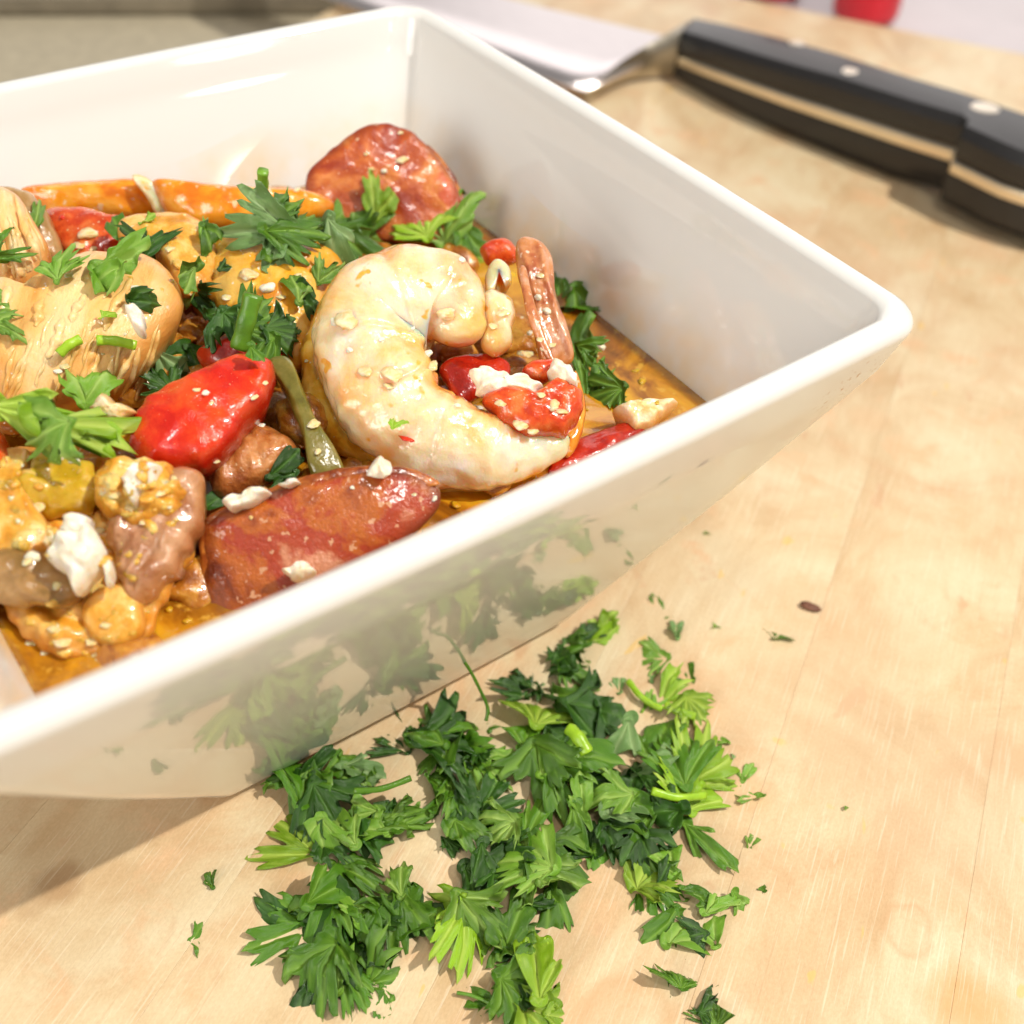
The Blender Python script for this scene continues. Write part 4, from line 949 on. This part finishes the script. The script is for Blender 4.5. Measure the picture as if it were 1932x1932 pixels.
# -- on the food: (x, y, size px, heading deg in the photo, kind, tone, tilt)
FOODP = [
 (355, 478, 150, 80, '1', 'l', .5, 'broad curled light green parsley leaf on the left between chicken and golden shrimp'),
 (330, 535, 95, -150, '1', 'l', .2, 'lower half of the curled leaf left of the golden shrimp'),
 (188, 535, 90, 200, '1', 'l', .3, 'light hooked parsley leaf on the big chicken piece, left of its lobed neighbour'),
 (258, 530, 140, -10, '3', 'l', .1, 'flat lobed light green leaf on the right end of the big chicken piece'),
 (282, 580, 70, -5, '1', 'd', .5, 'dark narrow parsley leaf below the flat lobed one on chicken'),
 (113, 505, 80, 80, '3', 'l', .3, 'small three lobed leaf above the chicken fibres'),
 (222, 432, 70, 95, '1', 'm', .8, 'thin upright dark curled leaf at the back of the chicken'),
 (272, 452, 90, 60, '2', 'd', .6, 'dark forked parsley cluster leaf behind the chicken'),
 (258, 475, 70, 200, 'f', 'd', .4, 'dark frilly piece behind the chicken'),
 (295, 412, 55, 20, '1', 'b', .2, 'pale yellow green leaf on the orange shell'),
 (402, 435, 65, 40, '2', 'l', .5, 'light forked leaf just right of the curled leaf top'),
 (392, 468, 70, -70, '1', 'm', .8, 'narrow mid green curl right of the broad curled leaf'),
 (60, 405, 55, 100, '2', 'l', .2, 'small light sprig on the brown sausage edge'),
 (10, 440, 50, 60, '1', 'm', .4, 'small curled green bit on the stringy chicken, upper'),
 (20, 480, 60, 20, '2', 'm', .4, 'forked green piece on the stringy chicken, lower'),
 (22, 555, 80, 30, '3', 'l', .2, 'light toothed leaf at the left edge on the chicken'),
 (30, 615, 75, 5, '2', 'l', .2, 'flat light leaf cut by the left edge, middle of the chicken'),
 (168, 712, 110, 80, '2', 'l', .6, 'light Y shaped parsley leaf standing above the long pale leaf'),
 (110, 800, 215, -8, '1', 'b', .15, 'very long pale green leaf at the left'),
 (205, 795, 200, 5, '1', 'b', .1, 'long pointed pale leaf reaching to the red pepper'),
 (80, 830, 110, 200, '3', 'l', .2, 'broad pale lobed leaf at the left end of the long pale leaf'),
 (342, 672, 110, 20, '3', 'd', .4, 'dark lobed leaf left of the red pepper top'),
 (318, 715, 110, -60, '1', 'g', .3, 'grey green folded leaf at the upper edge of the red pepper'),
 (300, 730, 85, 150, 'f', 'd', .3, 'dark frilly leaf touching the red pepper left end'),
 (372, 690, 70, -60, '1', 'd', .4, 'narrow dark leaf lying on the red pepper top edge'),
 (400, 570, 75, -30, '2', 'd', .6, 'dark hooked leaf under the golden shrimp'),
 (430, 605, 75, -10, '1', 'd', .8, 'dark rolled leaf beside the thick stem'),
 (455, 632, 110, -40, '3', 'd', .3, 'dark lobed leaf below the thick stem'),
 (500, 622, 95, 10, 'f', 'm', .4, 'mid green frilly sprig left of the curled shrimp'),
 (545, 635, 85, -10, 'f', 'd', .4, 'dark frilly sprig touching the curled shrimp back'),
 (480, 650, 85, 200, 'f', 'm', .5, 'frilly green sprig over the dark red pepper strip'),
 (478, 690, 60, -80, '1', 'm', .3, 'small green leaf hanging on the red pepper right side'),
 (560, 548, 70, 100, '1', 'l', .5, 'light folded leaf on the golden shrimp, left of the curled shrimp'),
 (568, 578, 75, -80, '2', 'd', .6, 'dark narrow leaf hanging below the light folded leaf'),
 (612, 512, 60, 60, '2', 'l', .5, 'small light sprig touching the curled shrimp top left'),
 (487, 452, 125, 185, '3', 'g', .15, 'grey green lobed leaf at the left end of the parsley ridge'),
 (520, 480, 90, -80, '1', 'g', .6, 'grey green strip hanging from the ridge left end'),
 (545, 418, 110, 50, '1', 'm', .8, 'rolled mid green leaf standing at the ridge left'),
 (555, 452, 100, 0, '3', 'm', .2, 'flat mid green leaf inside the parsley ridge'),
 (545, 492, 85, -20, '3', 'm', .3, 'small leaf under the flat leaf of the ridge'),
 (602, 412, 90, 60, '2', 'm', .5, 'mid green forked leaf in the ridge below the far sausage'),
 (590, 440, 90, 20, 'f', 'm', .3, 'frilly green leaf in the middle of the ridge'),
 (652, 400, 130, 95, '3', 'l', .7, 'tall pointed light leaf standing before the far sausage'),
 (622, 470, 110, -75, '1', 'g', .2, 'matte grey green leaf hanging over the golden shrimp top'),
 (672, 470, 120, -30, '3', 'm', .3, 'mid green leaf behind the curled shrimp top left'),
 (712, 440, 165, 15, '3', 'l', .2, 'broad creased light leaf in the ridge centre'),
 (735, 458, 120, -10, '1', 'l', .1, 'second light leaf over the curled shrimp top'),
 (722, 375, 90, 60, '2', 'b', .9, 'bright stemmy sprig standing in front of the far sausage'),
 (790, 405, 90, 120, 'f', 'b', .4, 'bright frilly sprig low on the far sausage'),
 (826, 402, 130, 110, '5', 'l', .8, 'tall toothed green leaf at the right end of the ridge'),
 (850, 455, 160, -20, '5', 'b', .2, 'wide bright toothed leaf above the curled shrimp'),
 (885, 470, 80, -60, '2', 'm', .3, 'green leaf end behind the shrimp head'),
 (905, 492, 50, -30, '1', 'b', .2, 'small bright leaf tip right of the shrimp top'),
 (1085, 538, 125, 45, '5', 'm', .5, 'toothed green leaf leaning on the upright tail shell'),
 (1092, 590, 100, -80, '1', 'm', .4, 'green leaf lower part right of the tail shell'),
 (1102, 648, 125, 85, '1', 'm', .5, 'veined green leaf strip hanging over the broth'),
 (1096, 690, 60, -60, 'f', 'm', .4, 'small curled green end below the veined strip'),
 (1150, 738, 100, 20, 'f', 'm', .2, 'frilly green sprig floating in the broth on the right'),
 (1135, 750, 80, 190, 'f', 'm', .2, 'second frilly sprig half sunk in the broth on the right'),
 (752, 800, 34, 60, '2', 'b', .1, 'tiny bright leaf shred on the belly of the big shrimp'),
 (533, 878, 70, 40, '1', 'd', .6, 'dark rolled leaf between meat and near sausage'),
 (515, 905, 75, 200, '2', 'd', .4, 'dark parsley bit above the near sausage'),
 (410, 958, 60, 30, '1', 'd', .3, 'dark leaf bit behind the near sausage left corner'),
 (430, 500, 36, 30, '2', 'd', .3, 'tiny dark shred on the golden shrimp'),
 (205, 600, 34, 30, '1', 'b', .2, 'tiny green fleck beside the feta cube'),
]
DROP = []
for i, (x, y, s, hd, kd, tn, tl, lab) in enumerate(FOODP):
    p, n = drop(x, y)
    if x < 210 and y > 790: p, n = at(x, y, .0760), Vector((.2, -.1, 1)).normalized()
    DROP.append((p, n))
for i, (x, y, s, hd, kd, tn, tl, lab) in enumerate(FOODP):
    p, n = DROP[i]
    n = (n*.30 + Vector((0, 0, 1))*.35 + (CT-p).normalized()*.75).normalized()
    if kd == '1' and s >= 150: kd = 'n'; s *= 1.15
    h = heading(x, y, p.z, hd); sm = s/pxm(p)
    place_leaf(p, n, h, sm*1.3, kd, tn, .0012 + .06*sm + .0012*(i % 3), lab, None, i+100, tiltx=tl*.5, tilty=RNG.uniform(-.35, .35), cut=i % 2, roll=RNG.choice([.35, .7, 1.0]))

def stem(spine, r, tone, lab, group=None, zs=None, hollow=True):
    pts = [Vector(q) for q in catmull(spine, 6, closed=False)]
    vs, fs = [], []; seg = 12
    for j, c in enumerate(pts):
        a, b = pts[max(0, j-1)], pts[min(len(pts)-1, j+1)]; t = (b-a).normalized()
        s = t.cross(Vector((0, 0, 1))); s = s.normalized() if s.length > .1 else Vector((1, 0, 0)); u2 = s.cross(t)
        for i in range(seg):
            th = 2*PI*i/seg; k = 1 + .10*math.cos(4*th)
            vs.append(c + (s*math.cos(th) + u2*math.sin(th))*r*k*(1+.06*math.sin(j*1.3)))
    for j in range(len(pts)-1):
        for i in range(seg): fs.append((j*seg+i, j*seg+(i+1) % seg, (j+1)*seg+(i+1) % seg, (j+1)*seg+i))
    fs.append(tuple(reversed(range(seg)))); fs.append(tuple((len(pts)-1)*seg+i for i in range(seg)))
    o = link_mesh('parsley_stem', vs, fs, M[MK[tone]]); recalc(o)  # a cut piece of bare parsley stem
    me = o.data; ca = me.color_attributes.new('vein', 'FLOAT_COLOR', 'POINT'); ca.data.foreach_set('color', [0., .4, 0., 1.]*len(me.vertices))
    return tag(o, lab, 'parsley stem', group)
def food_stem(a, b, r, tone, lab, up=(.001, .003)):
    pa, _ = drop(*a); pb, _ = drop(*b)
    pa = at(a[0], a[1], pa.z+up[0]); pb = at(b[0], b[1], pb.z+up[1])
    return stem([tuple(pa), tuple(pa.lerp(pb, .5)+Vector((0, 0, .0004))), tuple(pb)], r, tone, lab)
def st2(a, za, b, zb, r, tone, lab): return stem([tuple(at(*a, za)), tuple(at((a[0]+b[0])/2, (a[1]+b[1])/2, (za+zb)/2+.0003)), tuple(at(*b, zb))], r, tone, lab)
st2((452, 655), .0725, (478, 556), .0810, .0017, 'm', 'thick green parsley stem piece standing left of the curled shrimp')
st2((495, 375), .0800, (496, 322), .0870, .0011, 'l', 'short rolled green bit sticking up in front of the back wall')
food_stem((112, 668), (152, 640), .0009, 'b', 'short bright stem piece lying on the chicken, left one', (.001, .001))
food_stem((182, 642), (256, 652), .0009, 'b', 'short bright stem piece lying on the chicken, right one', (.001, .001))
# spiky ends where the rolled bit rests on the shell
# -- on the board: (x, y, size px, heading, kind, tone, height mm, tilt, label)
BP = [
 (1119, 1187, 70, 30, '1', 'd', 5, .4, 'small dark leaf at the top tip of the pile by the bowl base'),
 (1135, 1178, 75, 40, '1', 'b', 4, .5, 'bright narrow leaf at the top tip of the pile'),
 (1140, 1200, 70, 20, '1', 'b', 2, .2, 'bright yellow green strip lowest at the top tip'),
 (1071, 1213, 85, 60, '3', 'm', 4, .3, 'mid green lobed leaf touching the bowl base'),
 (1085, 1232, 70, -60, 'f', 'm', 2, .2, 'frilly bit just below the top tip of the pile'),
 (1024, 1262, 110, 110, '1', 'd', 4, .4, 'dark leaf against the bowl wall, upper pile'),
 (1050, 1245, 80, 150, '2', 'd', 6, .2, 'dark forked leaf pressed to the bowl wall'),
 (1026, 1310, 130, 75, '5', 'b', 6, .4, 'bright upright toothed leaf in the upper pile'),
 (966, 1284, 85, 150, 'f', 'd', 3, .4, 'dark frilly leaf at the bowl base left of the bright upright leaf'),
 (985, 1300, 70, 200, 'f', 'd', 2, .2, 'dark curled shreds left of the bright upright leaf'),
 (1058, 1278, 60, 30, '1', 'g', 9, .3, 'pale folded leaf on the upper pile, left of the dark clover like leaf'),
 (1119, 1287, 65, 10, '1', 'l', 4, .6, 'pale curled leaf just above the dark clover like leaf'),
 (1090, 1262, 80, -30, '3', 'm', 4, .3, 'mid green leaf under the pale curled one'),
 (1135, 1325, 165, -5, '3', 'd', 9, .15, 'dark glossy clover like leaf in the upper right pile'),
 (1085, 1335, 120, -40, '1', 'm', 5, .3, 'mid green leaf below left of the dark clover like leaf'),
 (1160, 1372, 110, -60, '1', 'd', 5, .3, 'dark leaf beneath the dark clover like leaf'),
 (1172, 1405, 105, -110, '1', 'g', 9, .2, 'grey green veined leaf on the right of the upper pile'),
 (1000, 1350, 120, 80, '1', 'm', 8, .6, 'tall narrow leaf standing in the upper pile'),
 (1018, 1390, 110, 200, '3', 'd', 6, .3, 'dark lobed leaf below the tall narrow one'),
 (860, 1398, 135, 0, '3', 'd', 5, .25, 'dark green leaf right half of the fan below the bowl'),
 (805, 1402, 130, 200, '3', 'm', 5, .2, 'mid green leaf left half of the fan below the bowl'),
 (795, 1390, 95, 160, '1', 'm', 8, .3, 'narrow leaf on top of the fan below the bowl'),
 (845, 1345, 62, 100, '1', 'd', 3, .3, 'dark round bit between the fan and the bowl'),
 (790, 1358, 50, 30, 'f', 'd', 2, .2, 'tiny dark frill touching the bowl wall'),
 (752, 1388, 60, 120, 'f', 'd', 2, .2, 'small dark bit at the left end of the fan'),
 (913, 1355, 60, 60, '2', 'm', 4, .6, 'small leaf at the foot of the thin arched stem'),
 (870, 1365, 70, 20, '1', 'm', 6, .2, 'slim leaf above the fan on its right'),
 (897, 1420, 95, -50, '2', 'm', 5, .5, 'leaf right of the fan bending down'),
 (922, 1452, 95, -30, '3', 'l', 5, .3, 'light lobed leaf below right of the fan'),
 (905, 1470, 80, 100, '1', 'd', 3, .3, 'dark narrow leaf in the gap right of the fan'),
 (590, 1452, 140, 70, '3', 'm', 8, .3, 'mid green leaf at the top left corner of the pile'),
 (570, 1500, 120, -100, '3', 'm', 7, .2, 'broad leaf down the left side of the pile top'),
 (655, 1440, 95, 20, '1', 'm', 7, .7, 'curved leaf standing at the left top of the pile'),
 (680, 1452, 80, -20, '1', 'g', 6, .4, 'pale curl right of the curved standing leaf'),
 (672, 1480, 70, -70, '2', 'l', 5, .5, 'small light fork below the curved standing leaf'),
 (615, 1520, 110, -60, '3', 'd', 8, .2, 'dark mottled leaf in the left pile'),
 (640, 1555, 100, 130, '1', 'l', 9, .2, 'light leaf in the left pile, lower'),
 (670, 1512, 100, 170, '1', 'l', 10, .25, 'light oval leaf in the left pile, upper'),
 (690, 1555, 95, 170, '1', 'l', 9, .3, 'second light oval leaf in the left pile, centre'),
 (733, 1530, 105, 30, '1', 'l', 10, .3, 'light cupped leaf left of the long dark leaf'),
 (557, 1565, 110, 140, '3', 'b', 5, .3, 'bright toothed leaf tip at the far left of the pile'),
 (600, 1590, 100, -100, '3', 'l', 6, .2, 'leaf under the bright toothed tip'),
 (625, 1618, 90, -60, '2', 'd', 3, .2, 'dark leaf hanging below the left pile'),
 (775, 1498, 190, 35, '1', 'm', 10, .2, 'long lance shaped leaf crossing the left middle of the pile'),
 (815, 1535, 150, 15, '1', 'm', 8, .3, 'broad dark strip leaf left of the pile centre'),
 (850, 1468, 110, 60, '1', 'm', 9, .7, 'curved leaf standing above the long lance leaf'),
 (870, 1500, 95, -70, 'f', 'm', 7, .4, 'frilly leaf in the upper centre of the pile'),
 (711, 1589, 130, -20, '1', 'd', 5, .2, 'dark smooth leaf under the light ovals'),
 (690, 1612, 110, 10, '3', 'm', 4, .3, 'mid green leaf at the lower edge of the left pile'),
 (755, 1575, 120, 0, '3', 'd', 6, .2, 'dark lobed leaf below the broad strip'),
 (870, 1530, 90, -90, '2', 'd', 8, .3, 'blackish teal leaf near the pile centre'),
 (868, 1575, 95, -70, '3', 'm', 8, .4, 'toothed leaf below the teal one'),
 (925, 1495, 100, 60, '3', 'd', 6, .4, 'dark leaf in the pile centre, upper'),
 (965, 1535, 110, 120, 'f', 'm', 9, .4, 'frilly green leaf at the very centre of the pile'),
 (935, 1560, 90, 200, 'f', 'l', 9, .4, 'light frilly shred at the pile centre'),
 (1018, 1452, 160, -80, '3', 'm', 10, .3, 'big dented leaf right of the pile centre, upper'),
 (1050, 1430, 90, 45, '1', 'l', 10, .5, 'light edge of a leaf on the big dented one'),
 (981, 1610, 175, 160, '5', 'l', 12, .15, 'large light slashed leaf in the lower centre of the pile'),
 (1032, 1668, 150, -50, '5', 'l', 11, .15, 'light cross cut leaf below the large slashed leaf'),
 (1060, 1625, 120, -40, '3', 'm', 8, .3, 'mid green leaf right of the large slashed leaf'),
 (934, 1660, 130, -30, '3', 'd', 7, .3, 'dark leaf left below the large slashed leaf'),
 (905, 1630, 100, -100, '1', 'd', 8, .3, 'dark narrow leaf left of the large slashed leaf'),
 (1071, 1650, 85, 0, '2', 'm', 5, .4, 'small leaf right of the cross cut leaf'),
 (1035, 1720, 110, -95, '1', 'm', 6, .4, 'narrow leaf hanging below the cross cut leaf'),
 (1075, 1480, 110, -60, '2', 'm', 8, .6, 'folded leaf on the right of the big dented leaf'),
 (1100, 1500, 80, 100, '1', 'l', 10, .6, 'light upright sliver in the right centre'),
 (1100, 1575, 190, -75, '1', 'm', 8, .2, 'long dark strip leaf hanging down right of the centre'),
 (1140, 1625, 80, -60, '1', 'm', 3, .3, 'leaf tail at the lower end of the long strip'),
 (1105, 1422, 110, -10, '1', 'm', 9, .5, 'rolled leaf band in the upper right centre'),
 (1150, 1450, 120, 10, '3', 'd', 7, .3, 'dark leaf in the right centre of the pile'),
 (1150, 1500, 100, 190, '3', 'l', 10, .3, 'light three lobed leaf in the right centre'),
 (1195, 1500, 110, 30, '3', 'g', 11, .15, 'grey green lobed leaf on the right pile'),
 (1180, 1545, 140, 200, '3', 'm', 8, .2, 'broad mid green leaf in the lower right pile'),
 (1220, 1530, 140, 180, '1', 'd', 7, .2, 'dark broad leaf in the right pile'),
 (1256, 1480, 175, -35, '1', 'd', 10, .25, 'dark pointed leaf on the right pile, lying diagonally'),
 (1195, 1465, 95, 90, '1', 'd', 8, .5, 'dark upright leaf at the upper edge of the right pile'),
 (1240, 1380, 120, 75, '1', 'm', 8, .5, 'mid green leaf on the upper edge of the right pile'),
 (1240, 1430, 110, 200, '1', 'g', 9, .2, 'pale olive leaf in the upper right pile'),
 (1275, 1425, 110, 110, '3', 'm', 8, .4, 'mid green leaf behind the bright right hand leaf'),
 (1312, 1462, 185, 85, '5', 'b', 8, .4, 'largest bright leaf at the right end of the pile'),
 (1330, 1420, 120, 65, '5', 'b', 7, .5, 'bright frill behind the largest bright leaf'),
 (1290, 1500, 90, -30, '2', 'b', 4, .2, 'bright stemmed bit below the largest bright leaf'),
 (1370, 1452, 55, 150, '1', 'l', 2, .3, 'small light leaf right of the largest bright leaf'),
 (1395, 1484, 80, 160, '1', 'l', 3, .3, 'light cup shaped leaf at the far right of the pile'),
 (1410, 1458, 34, 60, '1', 'l', 2, .8, 'tiny leaf tip above the light cup shaped leaf'),
 (1335, 1588, 165, -50, '1', 'm', 5, .25, 'long square ended green strip at the lower right of the pile'),
 (1262, 1590, 105, 100, '1', 'l', 7, .3, 'light oval leaf in the lower right pile'),
 (1225, 1605, 100, -70, '3', 'd', 6, .3, 'dark leaf under the light oval leaf'),
 (1200, 1648, 130, -100, '5', 'm', 5, .2, 'jagged green leaf pointing down at the lower right, upper one'),
 (1216, 1700, 130, -85, '5', 'm', 3, .2, 'jagged green leaf pointing down at the lower right, lower one'),
 (1245, 1642, 105, 20, 'f', 'b', 6, .4, 'bright frilly edge right of the jagged leaf'),
 (1160, 1590, 90, -60, '3', 'd', 4, .2, 'dark leaf filling under the lower right pile'),
 (770, 1690, 130, 75, '3', 'm', 8, .4, 'mid green leaf in the lower left centre, upper part'),
 (740, 1730, 130, -100, '3', 'm', 7, .2, 'mid green leaf in the lower left centre, lower part'),
 (795, 1735, 120, -80, '1', 'd', 6, .3, 'dark leaf edge right of the lower left centre leaf'),
 (755, 1650, 80, 95, '1', 'l', 9, .8, 'pale upright sliver above the lower left centre'),
 (676, 1690, 100, 90, '1', 'l', 9, .5, 'light oval leaf on the dark lower left cluster'),
 (690, 1730, 95, -75, '1', 'm', 6, .3, 'mid green strip below the light oval on the dark cluster'),
 (600, 1700, 160, 195, '3', 'd', 9, .15, 'big dark lobed leaf pointing left in the lower left'),
 (640, 1670, 140, 30, '1', 'm', 10, .2, 'green back of the big dark lobed leaf'),
 (600, 1740, 110, -120, '3', 'm', 6, .2, 'mid green lobe under the big dark leaf'),
 (528, 1763, 120, 200, '3', 'm', 3, .2, 'pointed mid green leaf farthest left in the lower pile'),
 (530, 1725, 90, 170, '1', 'd', 3, .2, 'narrow dark leaf above the farthest left leaf'),
 (653, 1750, 130, -90, '1', 'd', 3, .2, 'nearly black leaf in the shade of the lower left cluster'),
 (612, 1835, 160, -110, '3', 'm', 7, .2, 'large leaf hanging down at the lower left'),
 (640, 1815, 100, 80, '1', 'l', 8, .5, 'light sliver on the large hanging leaf'),
 (612, 1898, 110, -85, '3', 'd', 3, .2, 'dark lobed end of the large hanging leaf'),
 (655, 1790, 110, -100, '1', 'd', 4, .3, 'dark strip right of the light sliver'),
 (702, 1800, 62, 30, '2', 'd', 4, .5, 'small dark curl above the mid green frill'),
 (700, 1845, 110, -20, 'f', 'm', 4, .3, 'mid green frill at the bottom left, left part'),
 (745, 1862, 110, -10, 'f', 'm', 3, .3, 'mid green frill at the bottom left, right part'),
 (722, 1890, 50, -90, '1', 'm', 2, .2, 'small tail hanging under the mid green frill'),
 (882, 1765, 165, -85, '5', 'b', 7, .2, 'bright spreading leaf at the bottom centre'),
 (905, 1740, 120, -50, '3', 'l', 8, .25, 'light leaf over the bright spreading leaf'),
 (850, 1720, 90, 190, '2', 'b', 5, .3, 'bright stem end left of the spreading leaf'),
 (955, 1725, 105, 95, '2', 'm', 9, .7, 'upright leaf right of the bright spreading leaf'),
 (975, 1760, 95, 60, '3', 'd', 5, .3, 'dark leaf behind the upright leaf'),
 (975, 1800, 110, -60, 'f', 'm', 7, .4, 'frilly mid green leaf above the bottom bright clump'),
 (960, 1848, 100, 200, 'f', 'm', 6, .3, 'frilly leaf on the left of the bottom bright clump'),
 (1010, 1815, 130, 95, '1', 'b', 8, .5, 'bright upright strip above the bottom clump'),
 (1000, 1872, 130, -30, '5', 'm', 6, .3, 'green leaf in the bottom clump'),
 (990, 1905, 150, 190, 'f', 'b', 5, .3, 'bright frilly clump at the bottom edge, left part'),
 (1045, 1905, 150, -20, '5', 'b', 5, .2, 'bright leaf at the bottom edge, right part'),
 (1070, 1912, 80, 0, '3', 'b', 2, .2, 'bright leaf point at the bottom edge, rightmost'),
 (905, 1885, 60, 170, '1', 'm', 1.5, .1, 'tiny narrow leaf left of the bottom clump'),
 (1267, 1740, 95, -120, '1', 'm', 4, .4, 'mid green leaf at the left of the right hand cluster'),
 (1312, 1757, 105, 10, '1', 'l', 5, .3, 'light folded leaf in the right hand cluster'),
 (1285, 1775, 70, -60, '1', 'm', 3, .3, 'small leaf under the light folded leaf'),
 (1322, 1690, 65, 150, '1', 'm', 3, .8, 'thin arched leaf above the right hand cluster'),
 (1345, 1738, 85, 100, '1', 'l', 4, .6, 'light upright leaf in the right hand cluster'),
 (1362, 1705, 75, 20, '1', 'l', 5, .4, 'light leaf at the top of the right hand cluster'),
 (1402, 1716, 66, -60, '1', 'l', 3, .2, 'rounded light leaf at the right of its cluster'),
 (1288, 1827, 78, 90, 'f', 'm', 3, .3, 'small frilly leaf below the right hand cluster, upper'),
 (1298, 1855, 80, -30, 'f', 'm', 2, .3, 'small frilly leaf below the right hand cluster, lower'),
 (1350, 1893, 85, 90, 'f', 'm', 3, .4, 'dark frilly sprig at the bottom right'),
 (1355, 1918, 70, -20, 'f', 'd', 2, .3, 'lower part of the bottom right sprig'),
 (1267, 1135, 58, 60, '3', 'm', 2, .3, 'lone green bit above the upper right of the pile'),
 (1277, 1184, 40, 90, '1', 'g', 1.2, .2, 'small bluish green bit below the lone green bit'),
 (1357, 1176, 24, 30, '1', 'l', .8, .2, 'tiny light bit far to the right of the lone ones'),
 (1473, 1187, 42, 60, '3', 'm', 1.5, .3, 'little green leaf near the brown chip'),
 (1225, 1240, 56, 180, '3', 'l', 1.6, .3, 'light toothed bit left of a two tone bit'),
 (1272, 1264, 60, 150, '3', 'm', 1.6, .3, 'two tone green bit in the upper right scatter'),
 (1230, 1272, 26, 90, '1', 'g', 1, .2, 'tiny grey green bit under the light toothed bit'),
 (1169, 1284, 42, 90, '1', 'g', 1.4, .2, 'small oval bit left of the curved stem'),
 (1250, 1335, 75, 10, '3', 'l', 2, .3, 'light leaf on the end of the curved stem'),
 (1285, 1330, 95, -10, 'f', 'b', 3, .4, 'bright stemmy sprig at the upper right of the pile, left part'),
 (1315, 1345, 85, -60, 'f', 'b', 3, .4, 'bright stemmy sprig at the upper right of the pile, right part'),
 (1359, 1392, 30, 150, '1', 'l', .8, .1, 'tiny light bit above the largest bright leaf'),
 (1424, 1580, 36, 60, '1', 'l', 1.6, .7, 'tiny pale curl alone on the right, upper half'),
 (1438, 1597, 36, -30, '1', 'm', 1.4, .5, 'tiny green curl alone on the right, lower half'),
 (1436, 1668, 24, 120, '1', 'm', .9, .2, 'tiny lone green bit at the right of the cluster'),
 (398, 1656, 32, 100, '1', 'm', 1, .2, 'tiny lone leaf bit on the left, upper one'),
 (385, 1768, 44, 10, '3', 'm', 1.6, .3, 'tiny lone leaf bit on the left, lower one'),
 (1598, 1522, 12, 60, '1', 'l', .5, .1, 'minute green speck far right on the bare board'),
 (1335, 1003, 12, 20, '1', 'l', .5, .1, 'minute green speck right of the bowl wall'),
 (1384, 1424, 12, 80, '1', 'g', .4, .1, 'minute speck right of the largest bright leaf'),
]
for i, (x, y, s, hd, kd, tn, hz, tl, lab) in enumerate(BP):
    if kd == '1' and s >= 150: kd = 'n'
    big_ = s > 60
    z = (hz*.52)/1000 if big_ else .0006
    p = at(x, y, z); h = heading(x, y, z, hd); sm = min(s*(1.36 if s >= 105 else 1.22 if s > 60 else 1.5), 165)/pxm(p)
    nrm = Vector((RNG.uniform(-.25, .25), RNG.uniform(-.25, .25), 1)).normalized() if big_ else Vector((0, 0, 1))
    place_leaf(p, nrm, h, sm, kd, tn, .0, lab, None, i+300, tiltx=tl*.55, tilty=RNG.uniform(-.45, .45) if big_ else RNG.uniform(-.2, .2), flip=False,
               roll=RNG.choice([.3, .6, .9]), cut=RNG.choice([0, 1]) if s > 120 else 0 if s <= 60 else None)
# fill leaves below the pile
K = 0
for i, (x, y, s, hd, kd, tn, hz, tl, lab) in enumerate(BP):
    if hz < 4.5 or s < 80 or i % 3: continue
    K += 1
    p = at(x + RNG.uniform(-16, 16), y + RNG.uniform(-12, 12), .0022)
    q = RNG.choice(['3', '1', 'f', '3'])
    where = 'upper' if y < 1420 else 'lower' if y > 1640 else 'middle'
    side = 'left' if x < 850 else 'right' if x > 1100 else 'centre'
    lab2 = 'buried shred under the ' + ' '.join(lab.split()[:12])
    place_leaf(p, Vector((RNG.uniform(-.2, .2), RNG.uniform(-.2, .2), 1)).normalized(), heading(x, y, 0, RNG.uniform(0, 360)), s*.68/pxm(p), q, RNG.choice('dddm'), 0, lab2,
               f'{SHAPE[q]} shreds buried in the {where} {side} of the pile', i+900, tiltx=RNG.uniform(-.2, .5), tilty=RNG.uniform(-.4, .4))
def bstem(pts, r, tone, lab): return stem([tuple(at(x, y, z)) for x, y, z in pts], r, tone, lab)
bstem([(838, 1212, .020), (862, 1232, .0195), (885, 1262, .015), (905, 1300, .010), (920, 1335, .006), (917, 1360, .004)], .00035, 'm', 'thin arched stem leaning against the front of the bowl')
bstem([(1186, 1285, .0015), (1205, 1310, .0018), (1228, 1328, .0015), (1250, 1338, .0015)], .0007, 'b', 'short curved light stem at the upper right of the pile')
bstem([(1075, 1375, .010), (1092, 1392, .0105), (1108, 1420, .009)], .0013, 'b', 'thick light stem stub in the upper right centre of the pile')
bstem([(1255, 1330, .0018), (1282, 1342, .002), (1312, 1352, .002)], .0009, 'b', 'pale stem in the bright stemmy sprig')
bstem([(668, 1492, .008), (720, 1488, .008), (775, 1468, .008)], .0006, 'm', 'slender stem running across the top of the left pile')
bstem([(1230, 1492, .006), (1280, 1505, .005), (1330, 1500, .003)], .0008, 'b', 'bright stem along the base of the largest bright leaf')
bstem([(862, 1873, .001), (890, 1878, .0012), (925, 1893, .001)], .0003, 'm', 'hair thin stem left of the bottom clump')
# brown chip
p = at(1530, 1144, .0006); crumb('brown_chip', 0, 0, 0, 36, M['chip'], 5.2, 2, .3, 1., 'small brown flake on the bare board right of the pile', 'flake', elong=1.5, ang=.5, raw=p)
